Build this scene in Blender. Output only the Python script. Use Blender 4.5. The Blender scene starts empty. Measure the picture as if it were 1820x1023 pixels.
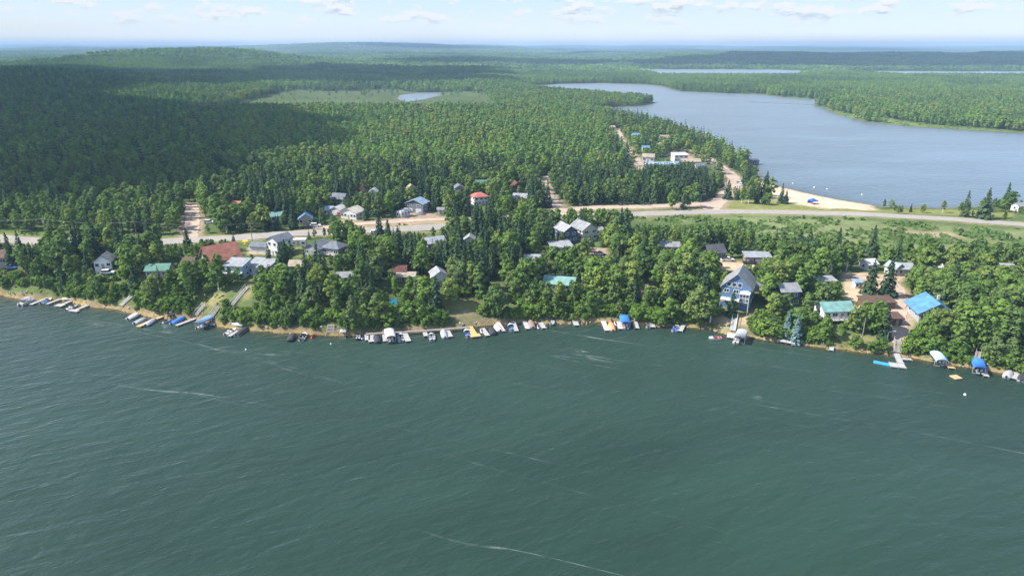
import bpy, math, random
import numpy as np
from mathutils import Vector, Matrix

random.seed(7)
rng = np.random.default_rng(11)
sc = bpy.context.scene
COL = sc.collection
PI = math.pi

# ------------------------------------------------------------------ camera
CAMZ = 90.0
FPX = 1214.0                       # focal length in photo pixels (photo 1820 x 1023)
PITCH = math.radians(19.57)
cd = bpy.data.cameras.new('camera'); cam = bpy.data.objects.new('camera', cd); COL.objects.link(cam)
cam.location = (0, 0, CAMZ); cam.rotation_euler = (math.radians(90) - PITCH, 0, 0)
cd.sensor_width = 36.0; cd.lens = 36.0 * FPX / 1820.0
cd.clip_start = 0.5; cd.clip_end = 120000
sc.camera = cam

# ------------------------------------------------------------------ sun, sky, exposure
SUN_EL = math.radians(45); SUN_BACK = math.radians(6)
SUN = Vector((-math.cos(SUN_EL) * math.cos(SUN_BACK), -math.cos(SUN_EL) * math.sin(SUN_BACK), math.sin(SUN_EL)))
ld = bpy.data.lights.new('sun', 'SUN'); ld.energy = 4.6; ld.angle = math.radians(0.53); ld.color = (1.0, 0.95, 0.87)
sun = bpy.data.objects.new('sun', ld); COL.objects.link(sun)
sun.rotation_euler = SUN.to_track_quat('Z', 'Y').to_euler(); sun.location = (0, 0, 3000)

world = bpy.data.worlds.new('World'); sc.world = world; world.use_nodes = True
def build_world():
    nt = world.node_tree; nt.nodes.clear(); N = nt.nodes.new; L = nt.links.new
    out = N('ShaderNodeOutputWorld'); bg = N('ShaderNodeBackground')
    sky = N('ShaderNodeTexSky'); sky.sky_type = 'NISHITA'; sky.sun_disc = False
    sky.sun_elevation = SUN_EL; sky.sun_rotation = math.atan2(SUN.x, SUN.y)
    sky.altitude = 500; sky.air_density = 1.0; sky.dust_density = 0.4; sky.ozone_density = 3.0
    geo = N('ShaderNodeNewGeometry')
    sep = N('ShaderNodeSeparateXYZ'); L(geo.outputs['Incoming'], sep.inputs[0])
    def m(op, a, b=None, c=None):
        n = N('ShaderNodeMath'); n.operation = op
        for i, v in enumerate((a, b, c)):
            if v is None: continue
            if isinstance(v, (int, float)): n.inputs[i].default_value = v
            else: L(v, n.inputs[i])
        return n.outputs[0]
    up = m('MULTIPLY', sep.outputs['Z'], -1.0)
    comb = N('ShaderNodeCombineXYZ'); L(m('MULTIPLY', sep.outputs['X'], -11.0), comb.inputs[0]); L(m('MULTIPLY', sep.outputs['Y'], -11.0), comb.inputs[1]); L(m('MULTIPLY', up, 38.0), comb.inputs[2])
    n1 = N('ShaderNodeTexNoise'); n1.inputs['Scale'].default_value = 1.8; n1.inputs['Detail'].default_value = 9; n1.inputs['Roughness'].default_value = 0.6
    L(comb.outputs[0], n1.inputs['Vector'])
    ramp = N('ShaderNodeMapRange'); ramp.interpolation_type = 'SMOOTHSTEP'
    ramp.inputs['From Min'].default_value = 0.50; ramp.inputs['From Max'].default_value = 0.59
    L(n1.outputs[0], ramp.inputs['Value'])
    # no cumulus right above the horizon: they dissolve in the distance
    low = N('ShaderNodeMapRange'); low.interpolation_type = 'SMOOTHSTEP'
    low.inputs['From Min'].default_value = 0.015; low.inputs['From Max'].default_value = 0.042; L(up, low.inputs['Value'])
    fac = m('MULTIPLY', m('MULTIPLY', ramp.outputs[0], low.outputs[0]), 0.95)
    # pale air towards the horizon, going over into light blue
    hz = N('ShaderNodeMapRange'); hz.interpolation_type = 'SMOOTHSTEP'
    hz.inputs['From Min'].default_value = 0.02; hz.inputs['From Max'].default_value = 0.22
    hz.inputs['To Min'].default_value = 0.9; hz.inputs['To Max'].default_value = 0.0; L(up, hz.inputs['Value'])
    hb = N('ShaderNodeMapRange'); hb.interpolation_type = 'SMOOTHSTEP'; hb.inputs['From Min'].default_value = 0.0; hb.inputs['From Max'].default_value = 0.095; L(up, hb.inputs['Value'])
    hc = N('ShaderNodeMixRGB'); L(hb.outputs[0], hc.inputs[0]); hc.inputs[1].default_value = (2.7, 2.95, 3.2, 1); hc.inputs[2].default_value = (1.4, 2.05, 2.9, 1)
    mx0 = N('ShaderNodeMixRGB'); L(hz.outputs[0], mx0.inputs[0]); L(sky.outputs[0], mx0.inputs[1]); L(hc.outputs[0], mx0.inputs[2])
    ofs = N('ShaderNodeVectorMath'); ofs.operation = 'ADD'; L(comb.outputs[0], ofs.inputs[0]); ofs.inputs[1].default_value = (0, 0, .22)
    n2 = N('ShaderNodeTexNoise'); n2.inputs['Scale'].default_value = n1.inputs['Scale'].default_value; n2.inputs['Detail'].default_value = 4; n2.inputs['Roughness'].default_value = .55; L(ofs.outputs[0], n2.inputs['Vector'])
    sh = N('ShaderNodeMapRange'); sh.interpolation_type = 'SMOOTHSTEP'; sh.inputs['From Min'].default_value = -.03; sh.inputs['From Max'].default_value = .10; L(m('SUBTRACT', n2.outputs[0], n1.outputs[0]), sh.inputs['Value'])
    cc = N('ShaderNodeMixRGB'); L(sh.outputs[0], cc.inputs[0]); cc.inputs[1].default_value = (3.1, 3.15, 3.25, 1); cc.inputs[2].default_value = (1.8, 2.1, 2.5, 1)  # cloud undersides greyed: their shade is put into the sky colour
    mx = N('ShaderNodeMixRGB'); L(fac, mx.inputs[0]); L(mx0.outputs[0], mx.inputs[1]); L(cc.outputs[0], mx.inputs[2])
    L(mx.outputs[0], bg.inputs[0]); bg.inputs[1].default_value = 0.15
    L(bg.outputs[0], out.inputs[0])
build_world()
sc.view_settings.view_transform = 'Standard'; sc.view_settings.look = 'None'
sc.view_settings.exposure = 1.0; sc.view_settings.gamma = 1.0; sc.view_settings.use_curve_mapping = False
sc.render.engine = 'CYCLES'
cy = sc.cycles
cy.max_bounces = 6; cy.diffuse_bounces = 4; cy.glossy_bounces = 2; cy.transmission_bounces = 3; cy.transparent_max_bounces = 8; cy.volume_bounces = 0
cy.use_denoising = True
try: cy.denoiser = 'OPENIMAGEDENOISE'
except Exception: pass
cy.sample_clamp_indirect = 6.0; cy.sample_clamp_direct = 5.0

# ------------------------------------------------------------------ reading positions off the photograph
SP, CP = math.sin(PITCH), math.cos(PITCH)
def ray(px, py):
    a = (px - 910.0) / FPX; b = -(py - 511.5) / FPX
    return np.array([a, CP + b * SP, -SP + b * CP])
def flat(px, py, z=0.0):
    d = ray(px, py); t = (CAMZ - z) / -d[2]
    return d[0] * t, d[1] * t
def proj(x, y, z):
    dz = z - CAMZ
    dep = y * CP - dz * SP; v = y * SP + dz * CP
    return 910 + FPX * x / dep, 511.5 - FPX * v / dep, dep

def sstep(e0, e1, v):
    t = np.clip((np.asarray(v, float) - e0) / (e1 - e0), 0, 1); return t * t * (3 - 2 * t)

# value noise, for relief and for scattering
_perm = rng.permutation(4096); _val = rng.random(4096)
def vnoise(x, y):
    xi = np.floor(x).astype(int); yi = np.floor(y).astype(int); fx = x - xi; fy = y - yi
    fx = fx * fx * (3 - 2 * fx); fy = fy * fy * (3 - 2 * fy)
    def g(i, j): return _val[_perm[(i + _perm[j & 4095]) & 4095]]
    a = g(xi, yi); b = g(xi + 1, yi); c = g(xi, yi + 1); d = g(xi + 1, yi + 1)
    return (a * (1 - fx) + b * fx) * (1 - fy) + (c * (1 - fx) + d * fx) * fy
def fbm(x, y, o=4):
    s = 0; a = 0.5; t = 0
    for i in range(o):
        s = s + a * vnoise(x + 17.3 * i, y - 9.1 * i); t += a; x = x * 2.03; y = y * 2.03; a *= 0.5
    return s / t

def poly_sd(x, y, P):
    """signed distance to a closed polygon, negative inside"""
    P = np.asarray(P, float); x = np.asarray(x, float); y = np.asarray(y, float)
    d2 = np.full(x.shape, 1e18); ins = np.zeros(x.shape, bool); n = len(P)
    for i in range(n):
        ax, ay = P[i]; bx, by = P[(i + 1) % n]; ex, ey = bx - ax, by - ay
        t = np.clip(((x - ax) * ex + (y - ay) * ey) / (ex * ex + ey * ey + 1e-9), 0, 1)
        d2 = np.minimum(d2, (x - ax - t * ex) ** 2 + (y - ay - t * ey) ** 2)
        if abs(ey) > 1e-9:
            ins ^= ((ay > y) != (by > y)) & (x < ex * (y - ay) / ey + ax)
    d = np.sqrt(d2); return np.where(ins, -d, d)
def line_d(x, y, P):
    d2 = np.full(np.shape(x), 1e18)
    for (ax, ay), (bx, by) in zip(P[:-1], P[1:]):
        ex, ey = bx - ax, by - ay
        t = np.clip(((x - ax) * ex + (y - ay) * ey) / (ex * ex + ey * ey + 1e-9), 0, 1)
        d2 = np.minimum(d2, (x - ax - t * ex) ** 2 + (y - ay - t * ey) ** 2)
    return np.sqrt(d2)

# ------------------------------------------------------------------ shorelines and relief
SHORE = [(-420, 480), (-200, 500), (-80, 515), (0, 522), (17, 527), (64, 531), (107, 534), (137, 538), (161, 544), (191, 546), (221, 551), (243, 557), (256, 559), (277, 563),
         (303, 565), (348, 568), (381, 577), (408, 582), (437, 586), (480, 588), (490, 591), (526, 590), (561, 593), (579, 595), (619, 596), (650, 593),
         (700, 590), (747, 588), (804, 584), (833, 581), (854, 578), (883, 574), (911, 572), (954, 573), (1000, 574), (1043, 571), (1071, 571), (1121, 572), (1164, 578),
         (1193, 580), (1214, 579), (1260, 583), (1275, 588), (1301, 596), (1329, 598), (1352, 601), (1378, 606), (1417, 611), (1448, 615), (1471, 618), (1520, 623), (1535, 625), (1588, 631),
         (1623, 634), (1653, 640), (1693, 648), (1725, 651), (1755, 657), (1781, 661), (1820, 668), (1930, 690), (2150, 725), (2500, 780)]
_sh = np.array([flat(*p) for p in SHORE]); SX, SY = _sh[:, 0], _sh[:, 1]
def shore_y(x): return np.interp(x, SX, SY)
FARLAKE = [flat(*p) for p in [(955, 152), (1000, 149), (1075, 148), (1140, 150), (1175, 153), (1205, 162), (1285, 166), (1345, 167), (1385, 172), (1430, 176), (1500, 178.5), (1503, 181),
           (1440, 187), (1465, 192), (1490, 205), (1540, 217), (1610, 224), (1710, 231), (1820, 237), (2100, 252), (2400, 262), (2300, 330), (2000, 356), (1840, 362), (1785, 362), (1740, 368), (1660, 370),
           (1600, 369), (1560, 367), (1530, 361), (1490, 355), (1440, 345), (1390, 333), (1362, 325), (1350, 312), (1335, 295), (1300, 275), (1260, 255),
           (1200, 232), (1150, 219), (1100, 209), (1060, 200), (1035, 193.5), (1080, 191), (1130, 189), (1160, 184.5), (1167, 182), (1140, 179.5), (1100, 176), (1040, 170), (985, 166), (945, 160)]]
FARLAKE2 = [(440, 2080), (900, 2060), (960, 2350), (1080, 2350), (1130, 2060), (2150, 2040), (2150, 2450), (1900, 2560), (1080, 2600), (1020, 2760), (760, 2790), (440, 2800)]
POND = [flat(*p) for p in [(706, 176), (712, 169), (745, 165), (784, 164.5), (781, 170), (752, 177), (722, 181)]]
SPIT = [flat(*p) for p in [(1330, 181.5), (1400, 184.3), (1455, 187)]]

def relief(x, y):
    x = np.asarray(x, float); y = np.asarray(y, float)
    front = np.interp(x, [-260, -64, -25, 20, 95, 190], [10.5, 9.5, 6.5, 5.5, 5.0, 4.0])
    back = np.interp(x, [-300, -60, 40, 110, 260], [12, 9, 6, 3.2, 3.0])
    P = front + (back - front) * sstep(260, 350, y)
    P = P + 1.0 * sstep(500, 900, y) * sstep(150, -150, x) * (1 - sstep(1150, 1450, y))
    # left hill
    P = P + 32 * sstep(-390, -860, x + 0.10 * (y - 900)) * sstep(400, 1000, y) * (1 - 0.9 * sstep(1200, 1700, y))
    # ridge behind the valley
    sx = np.where(x > -1130, 300, 390)
    P = P + 55 * np.exp(-(((x + 1130) / sx) ** 2 + ((y - 2650) / 560) ** 2)) + 6 * np.exp(-(((x + 1750) / 500) ** 2 + ((y - 2500) / 600) ** 2))
    P = P + 9 * np.exp(-(((x + 700) / 260) ** 2 + ((y - 2200) / 420) ** 2))
    # far wooded hill on the skyline and the long dark ridge on the right
    P = P + 100 * np.exp(-(((x + 2050) / 800) ** 2 + ((y - 9000) / 1500) ** 2)) + 46 * np.exp(-(((x + 1100) / 1100) ** 2 + ((y - 9200) / 1700) ** 2)) + 35 * np.exp(-(((x + 3300) / 1500) ** 2 + ((y - 9000) / 1700) ** 2))
    P = P + 24 * sstep(2900, 3900, y) * (1 - sstep(4300, 5600, y)) * sstep(200, 1100, x)
    P = P + (fbm(x / 2600 + 3.1, y / 3600 + 1.7) - 0.5) * 95 * sstep(3500, 11000, y)
    P = P + (fbm(x / 800 + 20, y / 1500 + 5, 3) - 0.42) * 60 * sstep(2900, 4200, y)
    P = P + (fbm(x / 300, y / 300 + 40) - 0.5) * 9 * sstep(420, 1100, y)
    P = P + (fbm(x / 14, y / 14, 3) - 0.5) * 0.9 * (1 - sstep(300, 420, y))
    # valley floor round the pond and the low land beside the lakes
    P = P * (1 - 0.85 * sstep(-470, -330, x) * sstep(120, -20, x) * sstep(850, 960, y) * sstep(1500, 1380, y))
    P = P + 42 * sstep(10500, 16000, y)
    P = np.where(P > 60, 60 + 56 * np.tanh((P - 60) / 80), P)
    return np.maximum(P, 1.2)
def height(x, y):
    x = np.asarray(x, float); y = np.asarray(y, float)
    P = relief(x, y)
    d1 = (y - shore_y(x)) * 0.95 + (fbm(x / 6 + 5, y / 6, 3) - 0.5) * 2.2
    wid = np.interp(x, [-200, -70, 0, 100, 190], [19, 20, 17, 24, 26])
    up = sstep(-0.4, 1.0, d1 / wid) ** 0.85
    land = 0.25 * np.clip(d1, 0, 1.2) + P * np.where(d1 > 0, np.clip(up - 0.17, 0, None) / 0.83, 0)
    deep1 = -np.minimum(0.24 * np.clip(-d1, 0, None) ** 1.1, 6)
    z = np.where(d1 > 0, np.maximum(land, 0.03 * np.minimum(d1, 20)), deep1)
    m = (y > 300)
    if m.any():
        xm, ym = x[m], y[m]
        d2 = np.minimum(poly_sd(xm, ym, FARLAKE), np.minimum(poly_sd(xm, ym, FARLAKE2), poly_sd(xm, ym, POND)))
        d2 = d2 + (fbm(xm / 11, ym / 11 + 9, 3) - 0.5) * 3
        d2 = np.maximum(d2, 5.0 - line_d(xm, ym, SPIT) * 1.0)
        zz = np.where(d2 > 0, np.minimum(z[m], 0.07 * d2 + 0.10 * np.clip(d2 - 25, 0, None)), np.maximum(0.11 * d2, -5))
        z = z.copy(); z[m] = zz
    return z
def hz(x, y): return float(height(np.array([x]), np.array([y]))[0])
_T = np.concatenate([np.linspace(90, 520, 900), np.geomspace(521, 9000, 900)])
def at(px, py):
    """the point of the ground seen at a photograph pixel"""
    d = ray(px, py); d = d / np.linalg.norm(d)
    X, Y, Z = d[0] * _T, d[1] * _T, CAMZ + d[2] * _T
    hh = np.maximum(height(X, Y), 0)
    k = int(np.argmax(Z < hh)) if (Z < hh).any() else len(_T) - 1
    if k > 0:
        a0 = Z[k - 1] - hh[k - 1]; a1 = Z[k] - hh[k]; f = a0 / (a0 - a1 + 1e-9)
        t = _T[k - 1] + f * (_T[k] - _T[k - 1])
    else: t = _T[k]
    x, y = d[0] * t, d[1] * t
    return x, y, max(hz(x, y), 0.0)

# ------------------------------------------------------------------ materials
MATS = {}
def mat(name, col, rough=0.7, metal=0.0, var=0.12, scale=1.5, spec=0.4):
    if name in MATS: return MATS[name]
    m = bpy.data.materials.new(name); m.use_nodes = True
    nt = m.node_tree; b = nt.nodes['Principled BSDF']; N = nt.nodes.new; L = nt.links.new
    b.inputs['Roughness'].default_value = rough; b.inputs['Metallic'].default_value = metal
    b.inputs['Specular IOR Level'].default_value = spec
    tc = N('ShaderNodeTexCoord'); no = N('ShaderNodeTexNoise'); no.inputs['Scale'].default_value = scale; no.inputs['Detail'].default_value = 4
    L(tc.outputs['Object'], no.inputs['Vector'])
    mr = N('ShaderNodeMapRange'); mr.inputs['From Min'].default_value = 0.3; mr.inputs['From Max'].default_value = 0.7
    mr.inputs['To Min'].default_value = 1 - var; mr.inputs['To Max'].default_value = 1 + var; L(no.outputs[0], mr.inputs['Value'])
    mx = N('ShaderNodeMixRGB'); mx.blend_type = 'MULTIPLY'; mx.inputs[0].default_value = 1
    mx.inputs[1].default_value = (*col, 1); L(mr.outputs[0], mx.inputs[2]); L(mx.outputs[0], b.inputs['Base Color'])
    MATS[name] = m; return m
def leaf_mat(name, cols, trans=0.38):
    """foliage: hue differs from plant to plant and a little from clump to clump"""
    m = bpy.data.materials.new(name); m.use_nodes = True; nt = m.node_tree; nt.nodes.clear(); N = nt.nodes.new; L = nt.links.new
    out = N('ShaderNodeOutputMaterial'); oi = N('ShaderNodeObjectInfo'); cr = N('ShaderNodeValToRGB'); cr.color_ramp.interpolation = 'LINEAR'
    e = cr.color_ramp.elements
    e[0].position = 0; e[0].color = (*cols[0], 1); e[1].position = 1; e[1].color = (*cols[-1], 1)
    for i, c in enumerate(cols[1:-1]): e.new((i + 1) / (len(cols) - 1)).color = (*c, 1)
    L(oi.outputs['Random'], cr.inputs[0])
    tc = N('ShaderNodeTexCoord'); no = N('ShaderNodeTexNoise'); no.inputs['Scale'].default_value = 0.8; no.inputs['Detail'].default_value = 3
    L(tc.outputs['Object'], no.inputs['Vector'])
    mr = N('ShaderNodeMapRange'); mr.inputs['From Min'].default_value = 0.3; mr.inputs['From Max'].default_value = 0.7; mr.inputs['To Min'].default_value = 0.72; mr.inputs['To Max'].default_value = 1.3
    L(no.outputs[0], mr.inputs['Value'])
    mx = N('ShaderNodeMixRGB'); mx.blend_type = 'MULTIPLY'; mx.inputs[0].default_value = 1; L(cr.outputs[0], mx.inputs[1]); L(mr.outputs[0], mx.inputs[2])
    d = N('ShaderNodeBsdfDiffuse'); t = N('ShaderNodeBsdfTranslucent'); L(mx.outputs[0], d.inputs[0]); L(mx.outputs[0], t.inputs[0])
    ms = N('ShaderNodeMixShader'); ms.inputs[0].default_value = trans; L(d.outputs[0], ms.inputs[1]); L(t.outputs[0], ms.inputs[2]); L(ms.outputs[0], out.inputs[0])
    MATS[name] = m; return m
LEAF = leaf_mat('leaf_broad', [(.095, .170, .042), (.145, .230, .056), (.185, .285, .064), (.095, .160, .056), (.235, .310, .074), (.130, .185, .074), (.165, .260, .060)])
LEAF_AS = leaf_mat('leaf_aspen', [(.170, .285, .068), (.205, .335, .076), (.185, .305, .072), (.245, .370, .084), (.150, .245, .074), (.215, .340, .076)])
LEAF_DK = leaf_mat('leaf_hill', [(.110, .195, .060), (.150, .250, .068), (.175, .285, .072), (.120, .210, .064)])
LEAF_SH = leaf_mat('leaf_shrub', [(.095, .175, .036), (.15, .245, .048), (.175, .265, .054), (.085, .155, .040)])
LEAF_YE = leaf_mat('leaf_yellowish', [(.21, .285, .065), (.255, .315, .075), (.19, .25, .07)]); LEAF_BR = leaf_mat('leaf_dry', [(.20, .17, .10), (.23, .20, .12), (.17, .16, .10)])
NEEDLE = leaf_mat('needle_dark', [(.034, .066, .036), (.048, .086, .042), (.066, .104, .046), (.042, .076, .042)], 0.15)
NEEDLE_B = leaf_mat('needle_blue', [(.10, .17, .17), (.12, .19, .19)], 0.1)
BARK = mat('bark', (.12, .09, .065), .9, var=.3); BIRCH = mat('birch_bark', (.55, .52, .47), .8, var=.3)

# ------------------------------------------------------------------ mesh helpers
class MB:
    def __init__(s): s.v = []; s.f = []; s.mi = []
    def add(s, vs, fs, k=0):
        o = len(s.v); s.v += [tuple(p) for p in vs]; s.f += [tuple(i + o for i in f) for f in fs]; s.mi += [k] * len(fs)
    def box(s, c, d, rz=0.0, k=0):
        cx, cy, cz = c; a, b, h = d[0] / 2, d[1] / 2, d[2] / 2; co, si = math.cos(rz), math.sin(rz); vs = []
        for z in (-h, h):
            for x, y in ((-a, -b), (a, -b), (a, b), (-a, b)): vs.append((cx + x * co - y * si, cy + x * si + y * co, cz + z))
        s.add(vs, [(3, 2, 1, 0), (4, 5, 6, 7), (0, 1, 5, 4), (1, 2, 6, 5), (2, 3, 7, 6), (3, 0, 4, 7)], k)
    def bar(s, p, q, w, h=None, k=0):
        h = h or w; p = Vector(p); q = Vector(q); d = (q - p); 
        if d.length < 1e-6: return
        d.normalize(); u = Vector((0, 0, 1)) if abs(d.z) < .95 else Vector((1, 0, 0)); r = d.cross(u).normalized() * (w / 2); t = r.cross(d).normalized() * (h / 2)
        vs = [p - r - t, p + r - t, p + r + t, p - r + t, q - r - t, q + r - t, q + r + t, q - r + t]
        s.add(vs, [(0, 1, 2, 3), (7, 6, 5, 4), (0, 4, 5, 1), (1, 5, 6, 2), (2, 6, 7, 3), (3, 7, 4, 0)], k)
    def tube(s, pts, rad, n=7, k=0, cap=True):
        o = len(s.v); pts = [Vector(p) for p in pts]; m = len(pts); rad = rad if isinstance(rad, (list, tuple)) else [rad] * m
        for i, p in enumerate(pts):
            d = (pts[min(i + 1, m - 1)] - pts[max(i - 1, 0)]).normalized(); u = Vector((0, 0, 1)) if abs(d.z) < .9 else Vector((1, 0, 0))
            a = d.cross(u).normalized(); b = d.cross(a)
            for j in range(n): s.v.append(tuple(p + (a * math.cos(2 * PI * j / n) + b * math.sin(2 * PI * j / n)) * rad[i]))
        for i in range(m - 1):
            for j in range(n): s.f.append((o + i * n + j, o + i * n + (j + 1) % n, o + (i + 1) * n + (j + 1) % n, o + (i + 1) * n + j)); s.mi.append(k)
        if cap:
            s.f.append(tuple(o + j for j in range(n))); s.f.append(tuple(o + (m - 1) * n + j for j in reversed(range(n)))); s.mi += [k, k]
    def mesh(s, name, mats, smooth=False):
        me = bpy.data.meshes.new(name); me.from_pydata(s.v, [], s.f)
        for m in (mats if isinstance(mats, (list, tuple)) else [mats]): me.materials.append(m)
        if any(s.mi): me.polygons.foreach_set('material_index', s.mi)
        if smooth: me.polygons.foreach_set('use_smooth', [True] * len(s.f))
        me.update(); return me
    def build(s, name, mats, parent=None, smooth=False):
        return link(name, s.mesh(name, mats, smooth), parent)
def link(name, me, parent=None):
    o = bpy.data.objects.new(name, me); COL.objects.link(o); o.parent = parent; return o
def empty(name, loc, rz=0.0):
    o = bpy.data.objects.new(name, None); COL.objects.link(o); o.location = loc; o.rotation_euler = (0, 0, rz); o.empty_display_size = 0.5; return o
def tag(o, label=None, cat=None, group=None, kind=None):
    if label: o['label'] = label
    if cat: o['category'] = cat
    if group: o['group'] = group
    if kind: o['kind'] = kind
    return o
LANDMARKS = []     # (px, py, phrase)  things other labels may refer to
KEEP = []          # (x0, y0, x1, y1, depth): parts of the view that no nearer tree stands in front of
FOOT = []          # (x, y, radius): footprints

# ------------------------------------------------------------------ roads and patches, as world polylines / polygons
def spline(P, n=8):
    P = [P[0]] + list(P) + [P[-1]]; out = []
    for i in range(1, len(P) - 2):
        p0, p1, p2, p3 = [np.array(q, float) for q in P[i - 1:i + 3]]
        for j in range(n):
            t = j / n
            out.append(tuple(.5 * ((2 * p1) + (p2 - p0) * t + (2 * p0 - 5 * p1 + 4 * p2 - p3) * t * t + (3 * p1 - p0 - 3 * p2 + p3) * t ** 3)))
    out.append(tuple(P[-2])); return out
def W(pts): return [at(*p)[:2] for p in pts]
ROADS = {}
def road_def(name, pts, width): ROADS[name] = (spline(W(pts), 8), width)
road_def('highway', [(-160, 412), (0, 424), (80, 429), (160, 432), (260, 431), (340, 427), (440, 421), (540, 414), (640, 410), (740, 406), (830, 400), (900, 394), (990, 387), (1080, 383), (1150, 380), (1260, 377), (1340, 376.5), (1500, 380), (1650, 387), (1820, 399), (2000, 414)], 10.0)
road_def('gravel_side_road', [(338, 424), (340, 410), (342, 392), (341, 374), (338, 362)], 6.5)
road_def('north_road', [(995, 383), (988, 366), (974, 348), (967, 334), (968, 322), (978, 314)], 7.5)
road_def('frontage_road', [(1000, 374), (1070, 369), (1150, 367), (1220, 364), (1275, 358), (1290, 345)], 8.5)
road_def('beach_road', [(1262, 374), (1284, 352), (1302, 332), (1305, 318), (1288, 302), (1264, 286), (1244, 275), (1222, 266)], 9.0)
road_def('village_road', [(1142, 300), (1126, 280), (1112, 262), (1102, 246), (1095, 230)], 8.0)
road_def('right_driveway', [(1600, 612), (1599, 585), (1598, 560), (1597, 530), (1592, 508), (1560, 496), (1520, 494)], 4.5)
road_def('cottage_lane', [(560, 405), (640, 398), (720, 393), (800, 390), (880, 388), (960, 384)], 5.5)

PATCH = []    # (name, polygon, kind, soft edge)
def patch(kind, pts, soft=1.5): PATCH.append((kind, W(pts), soft))
patch('lawn', [(775, 530), (800, 524), (850, 534), (870, 545), (850, 550), (800, 556), (780, 548)])
patch('lawn', [(866, 495), (893, 505), (905, 530), (900, 545), (880, 530)])
patch('sand', [(785, 556), (830, 551), (862, 561), (905, 570), (905, 579), (850, 584), (812, 574)])
patch('dry', [(338, 548), (372, 522), (400, 520), (400, 535), (368, 556)])
patch('dry', [(425, 525), (440, 500), (450, 505), (440, 530)])
patch('lawn', [(1275, 541), (1340, 543), (1350, 562), (1290, 563)])
patch('sand', [(1262, 564), (1335, 560), (1332, 600), (1272, 592)])
patch('dry', [(1478, 596), (1560, 598), (1592, 612), (1584, 628), (1478, 615)])
patch('sand', [(1272, 461), (1350, 468), (1352, 482), (1280, 480)])
patch('sand', [(1498, 484), (1602, 488), (1606, 520), (1570, 548), (1515, 546), (1500, 520)])
patch('sand', [(1590, 545), (1612, 545), (1608, 608), (1588, 606)])
patch('meadow', [(1100, 386), (1300, 385), (1500, 389), (1830, 409), (2000, 420), (2000, 488), (1820, 470), (1700, 464), (1560, 459), (1430, 447), (1330, 428), (1270, 402), (1180, 394)], 6)
patch('dirt', [(1590, 412), (1680, 412), (1720, 420), (1640, 424), (1600, 420)], 4)
patch('lawn', [(1285, 372), (1300, 356), (1375, 353), (1420, 359), (1530, 368), (1640, 378), (1560, 378), (1340, 374)], 2)
patch('beach', [(1337, 318), (1368, 326), (1395, 334), (1445, 346), (1495, 356), (1545, 364), (1565, 374), (1470, 371), (1400, 360), (1362, 348), (1330, 335)], 2)
patch('lawn', [(1590, 371), (1700, 372), (1800, 378), (1800, 386), (1650, 382), (1560, 376)], 2)
patch('dirt', [(585, 397), (615, 388), (640, 392), (700, 387), (728, 377), (768, 377), (785, 384), (900, 384), (960, 381), (960, 388), (760, 398), (640, 405), (560, 410)], 2)
patch('lawn', [(610, 386), (640, 384), (660, 388), (620, 393)], 1)
patch('dry', [(560, 414), (640, 405), (760, 397), (760, 402), (640, 410), (560, 418)], 1)
PATCH.append(('marsh', [(-400, 900), (-250, 885), (-100, 890), (-20, 930), (-30, 1150), (-60, 1400), (-250, 1430), (-420, 1380)], 20))
patch('grass', [(-60, 506), (92, 513), (95, 530), (-60, 521)])
patch('grass', [(-60, 410), (330, 420), (330, 425), (160, 430), (-60, 418)], 2)
patch('dirt', [(1186, 276), (1200, 270), (1222, 272), (1236, 282), (1256, 303), (1228, 300), (1205, 288)], 3)
patch('sand', [(440, 437), (480, 440), (480, 452), (440, 452)])
patch('lawn', [(520, 436), (556, 440), (560, 456), (530, 458)])
patch('lawn', [(0, 430), (80, 436), (80, 442), (0, 440)])
patch('dirt', [(1050, 440), (1080, 440), (1085, 460), (1055, 462)])
patch('dirt', [(1130, 505), (1160, 500), (1162, 530), (1135, 535)])
patch('grass', [(1470, 195), (1500, 207), (1620, 226), (1830, 240), (1830, 235), (1640, 221), (1530, 207)], 5)
OPEN_KINDS = {'lawn', 'sand', 'dirt', 'dry', 'beach', 'grass', 'marsh', 'meadow'}
GCOL = {'forest': (.085, .120, .042), 'lawn': (.17, .18, .062), 'dry': (.24, .21, .09), 'sand': (.42, .31, .21), 'dirt': (.30, .225, .155), 'beach': (.50, .40, .28), 'meadow': (.15, .175, .075), 'marsh': (.080, .110, .046), 'grass': (.12, .165, .05)}

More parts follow.
